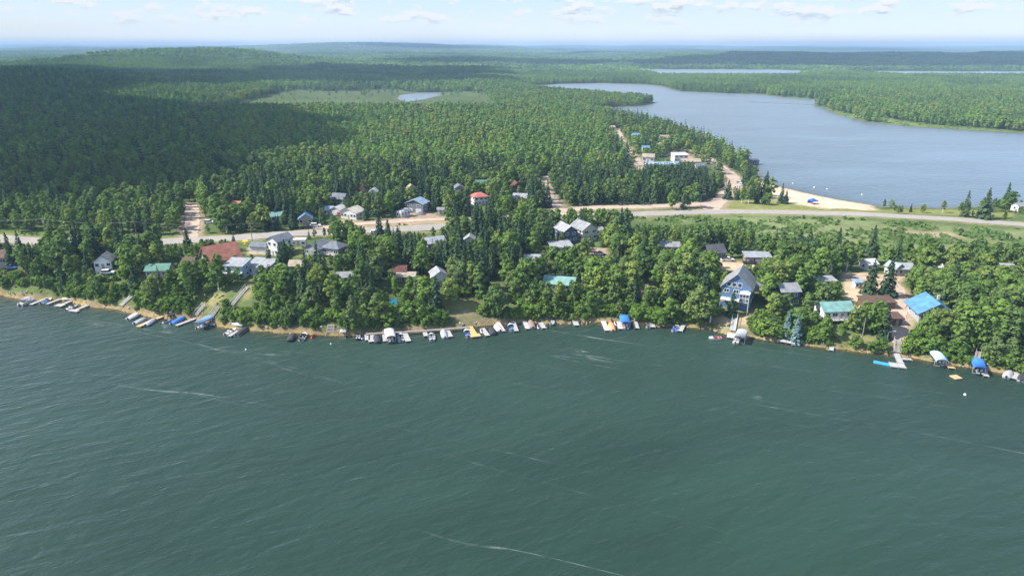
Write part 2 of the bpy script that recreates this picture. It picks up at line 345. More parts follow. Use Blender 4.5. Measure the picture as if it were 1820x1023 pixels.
# ------------------------------------------------------------------ the ground: one sheet from the lake bed to the horizon
def build_ground():
    ys = np.concatenate([[-400, -150, 0, 60, 110, 150], np.arange(165, 262, .75), np.geomspace(263, 17500, 520)])
    us = np.linspace(-1.35, 1.35, 430)
    Y = np.repeat(ys[:, None], len(us), 1); X = us[None, :] * np.maximum(Y, 190)
    # rows bunch up along the near shore so that the bank is crisp
    Z = height(X.ravel(), Y.ravel()).reshape(X.shape)
    nr, nc = X.shape
    co = np.stack([X, Y, Z], -1).reshape(-1, 3)
    idx = np.arange(nr * nc).reshape(nr, nc)
    F = np.stack([idx[:-1, :-1], idx[:-1, 1:], idx[1:, 1:], idx[1:, :-1]], -1).reshape(-1, 4)
    me = bpy.data.meshes.new('ground'); me.vertices.add(len(co)); me.vertices.foreach_set('co', co.astype(np.float32).ravel())
    me.loops.add(F.size); me.loops.foreach_set('vertex_index', F.astype(np.int32).ravel())
    me.polygons.add(len(F)); me.polygons.foreach_set('loop_start', np.arange(0, F.size, 4, dtype=np.int32))
    me.polygons.foreach_set('use_smooth', np.ones(len(F), bool)); me.update(calc_edges=True)
    x, y, z = co[:, 0], co[:, 1], co[:, 2]
    c = np.tile(np.array(GCOL['forest']), (len(co), 1))
    near = (y < 1600) & (y > 150)
    xn, yn = x[near], y[near]; cn = c[near]
    wob = (fbm(xn / 7, yn / 7, 3) - .5) * 3.0
    for kind, P, soft in PATCH:
        w = sstep(soft, -soft, poly_sd(xn, yn, P) + wob)[:, None]
        cn = cn * (1 - w) + np.array(GCOL[kind]) * w
    for nm, (P, wd) in ROADS.items():
        g = np.array(GCOL['dry'] if nm == 'highway' else GCOL['dirt'])
        w = sstep(wd / 2 + 3.5, wd / 2 + .5, line_d(xn, yn, P) + wob * .5)[:, None]
        cn = cn * (1 - w) + g * w
    # bare soil and wet sand along the near shore, and the sandy lake bed
    d1 = (yn - shore_y(xn)) * .95
    bank = (sstep(9, 2, d1) * (d1 > -1))[:, None]
    cn = cn * (1 - .7 * bank) + np.array((.085, .115, .040)) * .7 * bank
    w = (sstep(1.1, .2, d1 + wob * .45) * (d1 > -40))[:, None]
    cn = cn * (1 - w) + np.array((.235, .175, .10)) * w
    steep = (sstep(.15, .9, fbm(xn / 9 + 3, yn / 5, 3)) * sstep(0, 3, d1) * sstep(24, 14, d1) * .55)[:, None]
    cn = cn * (1 - steep) + np.array((.12, .115, .055)) * steep
    c[near] = cn
    c[z < -0.02] = (.27, .20, .085); c[(z < .25) & (y > 520)] = (.12, .125, .06)
    at_ = me.color_attributes.new('ground_colour', 'FLOAT_COLOR', 'POINT'); at_.data.foreach_set('color', np.concatenate([c, np.ones((len(c), 1))], 1).astype(np.float32).ravel())
    m = bpy.data.materials.new('ground'); m.use_nodes = True; nt = m.node_tree; b = nt.nodes['Principled BSDF']; N = nt.nodes.new; L = nt.links.new
    b.inputs['Roughness'].default_value = 1; b.inputs['Specular IOR Level'].default_value = 0
    a = N('ShaderNodeVertexColor'); a.layer_name = 'ground_colour'
    tc = N('ShaderNodeTexCoord')
    def noise(scale, det, lo, hi):
        n = N('ShaderNodeTexNoise'); n.inputs['Scale'].default_value = scale; n.inputs['Detail'].default_value = det; n.inputs['Roughness'].default_value = .65; L(tc.outputs['Object'], n.inputs['Vector'])
        r = N('ShaderNodeMapRange'); r.inputs['From Min'].default_value = .3; r.inputs['From Max'].default_value = .7; r.inputs['To Min'].default_value = lo; r.inputs['To Max'].default_value = hi; L(n.outputs[0], r.inputs['Value']); return r.outputs[0]
    def mul(p, q):
        n = N('ShaderNodeMixRGB'); n.blend_type = 'MULTIPLY'; n.inputs[0].default_value = 1; L(p, n.inputs[1]); L(q, n.inputs[2]); return n.outputs[0]
    col = mul(mul(mul(a.outputs[0], noise(.5, 5, .75, 1.25)), noise(.06, 4, .8, 1.2)), noise(.0025, 6, .7, 1.35))
    L(col, b.inputs['Base Color']); me.materials.append(m)
    tag(link('ground', me), kind='structure')
    return X, Y, Z, idx
GX, GY, GZ, GIDX = build_ground()

# ------------------------------------------------------------------ water
_a, _b = flat(240, 865), flat(690, 1020); STREAK = math.atan2(_b[1] - _a[1], _b[0] - _a[0])     # the way the wind draws the foam
def water_material(name, murk, clear_k, wave, streaks):
    m = bpy.data.materials.new(name); m.use_nodes = True; nt = m.node_tree; nt.nodes.clear(); N = nt.nodes.new; L = nt.links.new
    out = N('ShaderNodeOutputMaterial'); tc = N('ShaderNodeTexCoord')
    at_ = N('ShaderNodeAttribute'); at_.attribute_name = 'depth'
    ex = N('ShaderNodeMath'); ex.operation = 'MULTIPLY'; ex.inputs[1].default_value = -clear_k; L(at_.outputs['Fac'], ex.inputs[0])
    e2 = N('ShaderNodeMath'); e2.operation = 'EXPONENT'; L(ex.outputs[0], e2.inputs[0])       # clarity: 1 at the edge, 0 where deep
    def mapping(rot, scale):
        mp = N('ShaderNodeMapping'); mp.inputs['Rotation'].default_value = (0, 0, rot); mp.inputs['Scale'].default_value = scale; L(tc.outputs['Object'], mp.inputs['Vector']); return mp.outputs[0]
    def noise(vec, scale, det, rough=.6, dist=0):
        n = N('ShaderNodeTexNoise'); n.inputs['Scale'].default_value = scale; n.inputs['Detail'].default_value = det; n.inputs['Roughness'].default_value = rough; n.inputs['Distortion'].default_value = dist; L(vec, n.inputs['Vector']); return n.outputs[0]
    def along_wind(ang, along, across, off=0.0):
        sx = N('ShaderNodeVectorMath'); sx.operation = 'DOT_PRODUCT'; L(tc.outputs['Object'], sx.inputs[0]); sx.inputs[1].default_value = (math.cos(ang) * along, math.sin(ang) * along, 0)
        sy = N('ShaderNodeVectorMath'); sy.operation = 'DOT_PRODUCT'; L(tc.outputs['Object'], sy.inputs[0]); sy.inputs[1].default_value = (-math.sin(ang) * across, math.cos(ang) * across, 0)
        cv = N('ShaderNodeCombineXYZ'); L(sx.outputs['Value'], cv.inputs[0]); L(sy.outputs['Value'], cv.inputs[1]); cv.inputs[2].default_value = off
        return cv.outputs[0]
    w1 = noise(along_wind(math.radians(23), .13, .34), 1.0, 4, .5, .35)       # wind waves, crests running up to the right
    w2 = noise(along_wind(math.radians(12), .45, .95), 1.0, 3, .6, .2)
    w3 = noise(along_wind(math.radians(20), .02, .07), 1.0, 3, .5)
    ad = N('ShaderNodeMath'); ad.operation = 'MULTIPLY_ADD'; L(w2, ad.inputs[0]); ad.inputs[1].default_value = .22; L(w1, ad.inputs[2])
    ad2 = N('ShaderNodeMath'); ad2.operation = 'MULTIPLY_ADD'; L(w3, ad2.inputs[0]); ad2.inputs[1].default_value = .8; L(ad.outputs[0], ad2.inputs[2])
    bp = N('ShaderNodeBump'); bp.inputs['Strength'].default_value = 1.0; bp.inputs['Distance'].default_value = wave; L(ad2.outputs[0], bp.inputs['Height'])
    mr = N('ShaderNodeMapRange'); mr.inputs['From Min'].default_value = .35; mr.inputs['From Max'].default_value = .65; mr.inputs['To Min'].default_value = .82; mr.inputs['To Max'].default_value = 1.2
    L(noise(mapping(.4, (.4, 1, 1)), .016, 4, .6, .6), mr.inputs['Value'])
    mu = N('ShaderNodeMixRGB'); mu.blend_type = 'MULTIPLY'; mu.inputs[0].default_value = 1; mu.inputs[1].default_value = (*murk, 1); L(mr.outputs[0], mu.inputs[2])
    body = mu.outputs[0]
    if streaks:
        # thin lines of foam that the wind has drawn out
        fields = []
        for ang, along, across, thr, off in ((STREAK, .0022, .024, .0030, 3.3), (STREAK + .04, .004, .050, .0030, 31.7)):
            v = noise(along_wind(ang, along, across, off), 1.0, 3, .45, .1)
            s1 = N('ShaderNodeMath'); s1.operation = 'SUBTRACT'; L(v, s1.inputs[0]); s1.inputs[1].default_value = .5
            s2 = N('ShaderNodeMath'); s2.operation = 'ABSOLUTE'; L(s1.outputs[0], s2.inputs[0])
            s3 = N('ShaderNodeMapRange'); s3.inputs['From Min'].default_value = 0; s3.inputs['From Max'].default_value = thr; s3.inputs['To Min'].default_value = 1; s3.inputs['To Max'].default_value = 0; L(s2.outputs[0], s3.inputs['Value'])
            fields.append(s3.outputs[0])
        mxm = N('ShaderNodeMath'); mxm.operation = 'MAXIMUM'; L(fields[0], mxm.inputs[0]); L(fields[1], mxm.inputs[1])
        br = N('ShaderNodeMapRange'); br.inputs['From Min'].default_value = .40; br.inputs['From Max'].default_value = .66; L(noise(mapping(.6, (1, 1, 1)), .22, 4, .7), br.inputs['Value'])
        pt = N('ShaderNodeMapRange'); pt.inputs['From Min'].default_value = .46; pt.inputs['From Max'].default_value = .62; L(noise(mapping(0, (1, 1, 1)), .014, 3), pt.inputs['Value'])
        f1 = N('ShaderNodeMath'); f1.operation = 'MULTIPLY'; L(mxm.outputs[0], f1.inputs[0]); L(br.outputs[0], f1.inputs[1])
        f2 = N('ShaderNodeMath'); f2.operation = 'MULTIPLY'; L(f1.outputs[0], f2.inputs[0]); L(pt.outputs[0], f2.inputs[1])
        f3 = N('ShaderNodeMath'); f3.operation = 'MULTIPLY'; L(f2.outputs[0], f3.inputs[0]); f3.inputs[1].default_value = .42
        mf = N('ShaderNodeMixRGB'); L(f3.outputs[0], mf.inputs[0]); L(body, mf.inputs[1]); mf.inputs[2].default_value = (.6, .65, .66, 1); body = mf.outputs[0]
    bp2 = N('ShaderNodeBump'); bp2.inputs['Strength'].default_value = 1.0; bp2.inputs['Distance'].default_value = wave * .75; L(ad.outputs[0], bp2.inputs['Height'])
    df = N('ShaderNodeBsdfDiffuse'); L(body, df.inputs[0]); L(bp2.outputs[0], df.inputs['Normal'])
    tr = N('ShaderNodeBsdfTransparent'); tr.inputs[0].default_value = (.86, .84, .62, 1)
    ms = N('ShaderNodeMixShader'); L(e2.outputs[0], ms.inputs[0]); L(df.outputs[0], ms.inputs[1]); L(tr.outputs[0], ms.inputs[2])
    gl = N('ShaderNodeBsdfGlossy'); gl.inputs['Roughness'].default_value = .34; L(bp.outputs[0], gl.inputs['Normal'])
    fr = N('ShaderNodeFresnel'); fr.inputs['IOR'].default_value = 1.33; L(bp.outputs[0], fr.inputs['Normal'])
    m2 = N('ShaderNodeMixShader'); L(fr.outputs[0], m2.inputs[0]); L(ms.outputs[0], m2.inputs[1]); L(gl.outputs[0], m2.inputs[2])
    L(m2.outputs[0], out.inputs[0]); return m
def build_water(name, sel, material, level=0.0):
    q = GIDX; low = (GZ < .05) & sel
    qm = low[:-1, :-1] | low[:-1, 1:] | low[1:, 1:] | low[1:, :-1]
    F = np.stack([q[:-1, :-1], q[:-1, 1:], q[1:, 1:], q[1:, :-1]], -1)[qm]
    used, inv = np.unique(F.ravel(), return_inverse=True)
    me = bpy.data.meshes.new(name)
    co = np.stack([GX.ravel()[used], GY.ravel()[used], np.full(len(used), level)], 1)
    me.vertices.add(len(co)); me.vertices.foreach_set('co', co.astype(np.float32).ravel())
    me.loops.add(F.size); me.loops.foreach_set('vertex_index', inv.astype(np.int32).ravel()); me.polygons.add(len(F)); me.polygons.foreach_set('loop_start', np.arange(0, F.size, 4, dtype=np.int32)); me.update(calc_edges=True)
    a = me.attributes.new('depth', 'FLOAT', 'POINT'); a.data.foreach_set('value', np.maximum(level - GZ.ravel()[used], 0).astype(np.float32))
    me.materials.append(material); tag(link(name, me), kind='structure')
WNEAR = water_material('lake_water', (.018, .043, .030), 1.9, .8, True)
WFAR = water_material('far_lake_water', (.105, .15, .185), 2.2, .5, False)
build_water('near_lake', GY < shore_y(GX) + 12, WNEAR)
build_water('far_lake', (GY > 330) & (GY < 1900) & (poly_sd(GX, GY, FARLAKE) < 30), WFAR)
build_water('pond', poly_sd(GX, GY, POND) < 30, WFAR)
build_water('distant_lake', poly_sd(GX, GY, FARLAKE2) < 60, WFAR)

# ------------------------------------------------------------------ roads
ASPHALT = mat('asphalt', (.29, .262, .232), .9, var=.1, scale=.3)
GRAVEL = mat('gravel', (.40, .31, .235), .95, var=.16, scale=.25)
for nm, (P, wd) in ROADS.items():
    b = MB(); P2 = np.array(P); dn = np.gradient(P2, axis=0); dn /= np.linalg.norm(dn, axis=1)[:, None] + 1e-9
    nn = np.stack([-dn[:, 1], dn[:, 0]], 1); cols = np.linspace(-.5, .5, 5)
    XX = P2[:, None, :] + nn[:, None, :] * cols[None, :, None] * wd * (1 + .08 * rng.standard_normal((len(P2), 1, 1)) * (nm != 'highway'))
    zz = height(XX[..., 0].ravel(), XX[..., 1].ravel()).reshape(XX.shape[:2]); zz = np.maximum(zz, zz.mean(1, keepdims=True) - .15) + .14
    vs = [(XX[i, j, 0], XX[i, j, 1], zz[i, j]) for i in range(len(P2)) for j in range(5)]
    b.add(vs, [(i * 5 + j, i * 5 + j + 1, (i + 1) * 5 + j + 1, (i + 1) * 5 + j) for i in range(len(P2) - 1) for j in range(4)])
    tag(b.build(nm, ASPHALT if nm == 'highway' else GRAVEL, smooth=True), kind='structure')
#@@OBJECTS@@
# ------------------------------------------------------------------ buildings
WHITE = mat('white_paint', (.78, .77, .74), .6, var=.05); TRIM = mat('white_trim', (.60, .60, .59), .5, var=.03)
GLASS = mat('window_glass', (.03, .045, .06), .12, var=.1, spec=.6); CONC = mat('concrete', (.42, .40, .37), .9)
WOODG = mat('grey_wood', (.36, .33, .30), .85, var=.2, scale=3); WOODT = mat('tan_wood', (.50, .33, .17), .8, var=.18, scale=3); WOODB = mat('brown_wood', (.20, .115, .07), .85, var=.2, scale=3)
STEEL = mat('galvanised_steel', (.45, .46, .47), .45, .6, .1)
PAL = {'white': (.80, .79, .76), 'cream': (.72, .66, .54), 'tan': (.50, .41, .30), 'grey': (.34, .35, .36), 'lgrey': (.42, .43, .45), 'dgrey': (.115, .12, .135), 'blue': (.10, .20, .34), 'navy': (.045, .10, .19),
       'paleblue': (.36, .50, .64), 'skyblue': (.13, .34, .66), 'roofblue': (.20, .38, .58), 'teal': (.25, .47, .42), 'green': (.10, .27, .20), 'red': (.58, .225, .145), 'pink': (.62, .20, .16), 'brown': (.17, .10, .07), 'maroon': (.16, .06, .05), 'beige': (.55, .46, .36), 'slate': (.21, .235, .275), 'metal': (.42, .45, .48)}
def wallm(c): return mat('siding_' + c, tuple(v * .78 for v in PAL[c]), .75, var=.08)
def roofm(c): return mat('roofing_' + c, tuple(v * .62 for v in PAL[c]), .55 if c in ('metal', 'skyblue', 'roofblue', 'paleblue', 'teal', 'green', 'white') else .85, var=.25, scale=.55)

def add_window(par, face, u, z, w, h, W2, D2):
    """face: F front (-y), B back, L, R; u along the wall"""
    fr = MB(); pn = MB(); t = .09
    def P(a, zz, off):
        if face == 'F': return (a, -D2 - off, zz)
        if face == 'B': return (a, D2 + off, zz)
        if face == 'L': return (-W2 - off, a, zz)
        return (W2 + off, a, zz)
    for (a0, b0, a1, b1) in ((u - w / 2, z, u - w / 2, z + h), (u + w / 2, z, u + w / 2, z + h), (u - w / 2 - t, z, u + w / 2 + t, z), (u - w / 2 - t, z + h, u + w / 2 + t, z + h)):
        fr.bar(P(a0, b0, .04), P(a1, b1, .04), .16, .16)
    if w > 1.5: fr.bar(P(u, z, .045), P(u, z + h, .045), .1, .1)
    f = fr.build('window', TRIM, par)
    c = P(u, z + h / 2, .025); d = (w, .05, h) if face in 'FB' else (.05, w, h)
    pn.box(c, d); pn.build('pane', GLASS, f)

def house(cx, by, w, d, hw, rh, yaw, label, phrase, wall='white', roof='grey', kind='gable', ridge='x', storeys=1, win=2, side=1, over=.5, vis=.8, name='house', cat='house', door=True, garage=0, chimney=False, deck=None, gable=None, nokeep=False):
    x, y, z = at(cx, by)
    yawr = math.radians(yaw) - math.atan2(x, y) * 0.0
    r = empty(name, (x, y, z), yawr); tag(r, label, cat)
    W2, D2 = w / 2, d / 2; b = MB(); base = -2.2
    ring = [(-W2, -D2), (W2, -D2), (W2, D2), (-W2, D2)]
    b.add([(p[0], p[1], base) for p in ring] + [(p[0], p[1], hw) for p in ring], [(3, 2, 1, 0), (0, 1, 5, 4), (1, 2, 6, 5), (2, 3, 7, 6), (3, 0, 4, 7), (4, 5, 6, 7)])
    if kind == 'gable':
        g = MB()
        if ridge == 'x':
            for s in (-1, 1): g.add([(s * W2, -D2, hw), (s * W2, D2, hw), (s * W2, 0, hw + rh)], [(0, 1, 2) if s > 0 else (2, 1, 0)])
        else:
            for s in (-1, 1): g.add([(-W2, s * D2, hw), (W2, s * D2, hw), (0, s * D2, hw + rh)], [(0, 1, 2) if s < 0 else (2, 1, 0)])
        if gable: g.build('gable_wall', wallm(gable), r)
        else: b.add(g.v, g.f)
    b.build('wall', wallm(wall), r)
    t = .22; rf = MB()
    def slab(q):
        q = [Vector(p) for p in q]; n = (q[1] - q[0]).cross(q[2] - q[0]).normalized()
        if n.z < 0: q.reverse()
        m = len(q); vs = [p + Vector((0, 0, .04)) for p in q] + [p + Vector((0, 0, .04 + t)) for p in q]
        rf.add(vs, [tuple(reversed(range(m))), tuple(range(m, 2 * m))] + [(i, (i + 1) % m, m + (i + 1) % m, m + i) for i in range(m)])
    o = over
    if kind == 'gable':
        if ridge == 'x':
            k = rh / D2
            for s in (-1, 1): slab([(-W2 - o, s * (D2 + o), hw - o * k), (W2 + o, s * (D2 + o), hw - o * k), (W2 + o, 0, hw + rh), (-W2 - o, 0, hw + rh)])
        else:
            k = rh / W2
            for s in (-1, 1): slab([(s * (W2 + o), -D2 - o, hw - o * k), (s * (W2 + o), D2 + o, hw - o * k), (0, D2 + o, hw + rh), (0, -D2 - o, hw + rh)])
    elif kind == 'hip':
        A, B = W2 + o, D2 + o; e = hw - .1
        if A >= B:
            rr = A - B * .9
            slab([(-A, -B, e), (A, -B, e), (rr, 0, hw + rh), (-rr, 0, hw + rh)]); slab([(A, B, e), (-A, B, e), (-rr, 0, hw + rh), (rr, 0, hw + rh)])
            slab([(A, -B, e), (A, B, e), (rr, 0, hw + rh)]); slab([(-A, B, e), (-A, -B, e), (-rr, 0, hw + rh)])
        else:
            rr = B - A * .9
            slab([(-A, -B, e), (A, -B, e), (0, -rr, hw + rh)]); slab([(A, B, e), (-A, B, e), (0, rr, hw + rh)])
            slab([(A, -B, e), (A, B, e), (0, rr, hw + rh), (0, -rr, hw + rh)]); slab([(-A, B, e), (-A, -B, e), (0, -rr, hw + rh), (0, rr, hw + rh)])
    else:   # mono-pitch, higher at the back
        slab([(-W2 - o, -D2 - o, hw + .02), (W2 + o, -D2 - o, hw + .02), (W2 + o, D2 + o, hw + rh), (-W2 - o, D2 + o, hw + rh)])
        b2 = MB(); b2.add([(-W2, D2, hw), (W2, D2, hw), (W2, D2, hw + rh), (-W2, D2, hw + rh)], [(1, 0, 3, 2)])
        for s in (-1, 1): b2.add([(s * W2, -D2, hw), (s * W2, D2, hw), (s * W2, D2, hw + rh)], [(0, 1, 2) if s > 0 else (2, 1, 0)])
        b2.build('gable_wall', wallm(gable or wall), r)
    ro = rf.build('roof', roofm(roof), r)
    if chimney:
        c = MB(); c.box((w * .2, d * .1, hw + rh + .1), (.7, .7, 1.5)); c.build('chimney', CONC, ro)
    fl = hw / max(storeys, 1)
    for s in range(storeys):
        z0 = s * fl + fl * .36; hh = min(1.3, fl * .45)
        us = [(i + .5) / (win + (1 if (s == 0 and door and not garage) else 0)) * w - W2 for i in range(win + (1 if (s == 0 and door and not garage) else 0))]
        if s == 0 and garage: us = []
        dk = len(us) // 2 if (s == 0 and door and not garage and us) else -1
        for i, u in enumerate(us):
            if i == dk:
                m = MB(); m.box((u, -D2 - .04, 1.05), (.95, .08, 2.1)); dd = m.build('door', mat('door_paint', (.30, .26, .22), .5), r)
                k2 = MB(); k2.box((u + .36, -D2 - .12, 1.0), (.08, .1, .08)); k2.build('handle', STEEL, dd)
            else: add_window(r, 'F', u, z0, min(2.0, w / (win + 1) * .72), hh, W2, D2)
        for i in range(side):
            u = (i + .5) / side * d - D2
            for f in 'LR': add_window(r, f, u, z0, min(1.4, d / (side + 1) * .6), hh, W2, D2)
    if garage:
        for i in range(garage):
            u = (i + .5) / garage * w - W2
            m = MB(); ww = min(3.2, w / garage * .78)
            for j in range(4): m.box((u, -D2 - .05, .3 + j * .55), (ww, .08, .52))
            m.build('garage_door', TRIM, r)
    if deck:
        dw, dd, dh, mt = deck; m = MB(); m.box((0, -D2 - dd / 2 - .01, dh), (dw, dd, .18)); dk_ = m.build('deck', mt, r)
        rl = MB(); y0 = -D2 - dd + .06
        n = max(3, int(dw / 1.4))
        for i in range(n + 1): rl.box((-dw / 2 + .06 + (dw - .12) * i / n, y0, dh + .6), (.09, .09, 1.0))
        rl.bar((-dw / 2, y0, dh + 1.1), (dw / 2, y0, dh + 1.1), .12, .08); rl.bar((-dw / 2, y0, dh + .6), (dw / 2, y0, dh + .6), .06, .05); rl.build('railing', TRIM, dk_)
        for sx in (-1, 1):
            p = MB(); p.box((sx * (dw / 2 - .12), y0 + .08, (dh - 2.3) / 2 - .1), (.16, .16, dh + 2.1)); p.build('post', mt, r)
    # keep what the photograph shows of it clear
    co, si = math.cos(yawr), math.sin(yawr); pts = []
    for sx in (-1, 1):
        for sy in (-1, 1):
            X, Y = x + sx * W2 * co - sy * D2 * si, y + sx * W2 * si + sy * D2 * co
            pts += [proj(X, Y, z)[:2], proj(X, Y, z + hw)[:2]]
    pts.append(proj(x, y, z + hw + rh)[:2]); pts = np.array(pts)
    x0, y0, x1, y1 = pts[:, 0].min(), pts[:, 1].min(), pts[:, 0].max(), pts[:, 1].max()
    if not nokeep: vv = vis if vis > .8 else vis * .52; KEEP.append((x0 + .12 * (x1 - x0), y0, x1 - .12 * (x1 - x0), y0 + vv * (y1 - y0), proj(x, y, z)[2]))
    FOOT.append((x, y, math.hypot(W2, D2) + .8)); LANDMARKS.append((float(cx), float(by), phrase))
    return r

H = house
# lakeside row, left to right
H(2, 466, 9, 8, 3, 2, 8, 'brown roofed cottage cut by the left edge of the picture', 'cottage at the left edge', 'tan', 'brown', vis=.6, name='cottage')
H(189, 474, 6, 6, 3, 2.2, 12, 'small grey roofed cabin among trees left of the green roofed cabin', 'small grey-roofed cabin', 'white', 'grey', ridge='y', vis=.42, name='cabin')
H(286, 488, 8, 6, 2.6, 1.6, 4, 'cabin with green metal roof half hidden in lakeside trees', 'green-roofed cabin', 'tan', 'green', vis=.35, name='cabin')
H(339, 474, 4, 4, 2.4, 1.2, 0, 'little brown roofed shed left of the red roofed house', 'little brown shed', 'brown', 'brown', vis=.5, name='shed', cat='shed', win=0, side=0)
rh_ = H(394, 470, 9.5, 11.5, 3.6, 4.4, -48, 'large house with orange red roof and grey blue gable above the bank', 'red-roofed house', 'lgrey', 'red', ridge='y', storeys=1, win=3, side=2, vis=.75, over=.8)
add_window(rh_, 'F', -1.2, 4.4, 1.3, 1.4, 4.75, 5.75); add_window(rh_, 'F', 1.2, 4.4, 1.3, 1.4, 4.75, 5.75)
H(425, 490, 7, 6, 4.6, 1.2, -10, 'blue grey house with low grey roof and lake deck beside the red roofed house', 'blue-grey house', 'paleblue', 'lgrey', kind='shed', storeys=2, win=2, vis=.7, deck=(7, 2.2, 2.3, TRIM))
H(467, 484, 9, 7, 3, 1.3, -14, 'low building with pale grey sheet roof and white fascia in front of tall white house', 'pale sheet-roofed building', 'white', 'lgrey', kind='shed', vis=.5)
H(500, 450, 6.2, 8, 6.2, 1.7, -32, 'tall white two storey house with dark grey roof below the highway', 'tall white house', 'white', 'slate', ridge='y', storeys=2, win=2, side=2, vis=.8)
H(465, 446, 7, 5, 2.6, 1.1, -10, 'long low white garage with dark roof left of the tall white house', 'low white garage', 'white', 'slate', vis=.85, name='garage', cat='garage', garage=2)
H(532, 436, 6.2, 2.5, 2.5, .3, 2, 'white box trailer parked right of the tall white house', 'white box trailer', 'white', 'white', kind='shed', over=.05, vis=.8, name='trailer', cat='trailer', win=2, side=0)
H(566, 450, 7.2, 8, 3, 1.9, -24, 'grey roofed bungalow with white gable, left one of the pair by the highway', 'left grey bungalow', 'lgrey', 'slate', ridge='y', vis=.85, name='bungalow')
H(596, 450, 8, 7, 3, 2.0, -20, 'grey roofed bungalow with lake deck, right one of the pair by the highway', 'right grey bungalow', 'grey', 'slate', kind='hip', vis=.85, name='bungalow', deck=(6, 2, .8, WOODG))
H(531, 487, 5, 5, 4, 1.4, 0, 'teal walled cabin hidden among spruces below the highway', 'teal-walled cabin', 'teal', 'tan', vis=.5, name='cabin')
H(615, 501, 5.2, 4.5, 2.6, 1.2, 6, 'low grey roofed cabin deep in the trees above the long boardwalk', 'low grey-roofed cabin', 'grey', 'grey', vis=.4, name='cabin')
H(712, 492, 4.6, 5, 2.8, 1.6, 0, 'small red brown roofed cabin among spruces', 'red-brown roofed cabin', 'tan', 'maroon', vis=.5, name='cabin')
H(722, 500, 6.5, 3.5, 2.3, .5, 3, 'flat tan roofed shed in front of the red brown roofed cabin', 'flat tan-roofed shed', 'brown', 'beige', kind='shed', vis=.4, name='shed', cat='shed')
H(780, 504, 5.2, 6, 4, 1.7, 18, 'white cabin with pale grey roof above the small lawn', 'white cabin above the lawn', 'white', 'lgrey', ridge='y', vis=.8, name='cabin', storeys=1)
H(772, 440, 8, 7, 3, 1.8, 25, 'white roofed house almost swallowed by spruces below the highway bend', 'white-roofed house', 'lgrey', 'metal', vis=.5)
H(835, 440, 4.5, 5, 4.2, 1.4, 0, 'narrow white cottage between dark spruces left of the access lane', 'narrow white cottage', 'white', 'lgrey', ridge='y', storeys=2, win=1, vis=.7, name='cottage')
H(1005, 426, 6.8, 10, 5.2, 2.3, 22, 'navy blue gabled house with grey roof beside the cream house', 'navy gabled house', 'navy', 'lgrey', ridge='y', storeys=2, win=2, side=2, vis=.8, gable='navy')
H(1037, 422, 8.5, 10, 5.0, 2.6, 30, 'large cream house with grey gable roof right of the navy house', 'cream house', 'cream', 'grey', ridge='y', storeys=2, win=2, side=3, vis=.85)
H(1062, 416, 4, 4, 2.4, 1.0, 10, 'small lean-to shed with pale roof at the right of the cream house', 'lean-to shed', 'cream', 'lgrey', vis=.7, name='shed', cat='shed', win=1, side=0)
H(996, 447, 9, 7, 2.8, .8, 12, 'low white building with flat pale roof in front of the navy house', 'low white building', 'white', 'lgrey', kind='shed', vis=.7)
H(946, 470, 6, 6, 2.8, 1.4, 0, 'pale roofed cottage behind light green trees left of the teal roofed cottage', 'pale-roofed cottage', 'white', 'metal', vis=.45, name='cottage')
H(995, 512, 11, 6.5, 2.7, 1.8, -14, 'long cottage with teal metal roof under trees in the middle of the shore', 'long teal-roofed cottage', 'beige', 'teal', vis=.5, name='cottage')
H(1189, 445, 8, 6, 2.6, 1.3, -5, 'grey roofed low house among trees in front of the frontage road', 'grey low house', 'white', 'grey', vis=.5)
H(1267, 458, 7.5, 7, 3.2, 2.6, 16, 'dark house with black steep roof left of the white pickup', 'dark steep-roofed house', 'dgrey', 'dgrey', ridge='x', vis=.75)
H(1344, 466, 10, 5, 2.8, .9, -2, 'brown walled garage with pale sheet roof behind the black pickup', 'brown garage', 'brown', 'metal', kind='shed', vis=.75, name='garage', cat='garage', garage=3)
# the tall blue house
bh = H(1310, 535, 9.6, 11, 7.0, 4.6, -26, 'tall blue lakeside house with steep gable, white windows and screened porch', 'tall blue house', 'blue', 'grey', ridge='y', storeys=2, win=3, side=2, vis=1.0, over=.7, deck=(9.4, 2.6, 2.7, TRIM))
for u in (-2.6, -.9, 1.0): add_window(bh, 'F', u, 7.0, 1.35, 1.5, 4.8, 5.5)
pm = MB(); pm.box((3.1, -6.9, 4.3), (3.2, 2.5, .2)); pm.box((3.1, -6.9, 5.7), (3.4, 2.7, .25)); po = pm.build('porch', TRIM, bh)
for i in range(4):
    q = MB(); q.box((1.6 + i * 1.0, -8.08, 4.3), (.14, .14, 2.7)); q.build('post', TRIM, po)
q = MB(); q.box((3.1, -8.0, 4.1), (2.9, .05, 2.4)); q.build('screen', GLASS, po)
q = MB()
for s in (-1, 1): q.add([(s * 4.9 + 0, 3.0, 7.0), (s * 9.4, 3.0, 5.4), (s * 9.4, 8.5, 5.4), (s * 4.9, 8.5, 7.0), (s * 4.9, 3.0, 3.5), (s * 9.4, 3.0, 3.5), (s * 9.4, 8.5, 3.5), (s * 4.9, 8.5, 3.5)], [(0, 1, 2, 3), (4, 5, 1, 0), (5, 6, 2, 1), (6, 7, 3, 2), (7, 4, 0, 3), (7, 6, 5, 4)]) if s > 0 else None
q.build('side_wing', roofm('grey'), bh)
H(1394, 538, 6.5, 7, 5.4, 1.8, 6, 'dark blue house with grey roof behind trees right of the tall blue house', 'dark blue house', 'navy', 'grey', ridge='x', storeys=2, win=2, vis=.75)
H(1464, 508, 7, 4, 2.4, .6, 6, 'low shed with flat grey roof in the yard behind the turquoise cottage', 'flat grey-roofed shed', 'white', 'lgrey', kind='shed', vis=.6, name='shed', cat='shed')
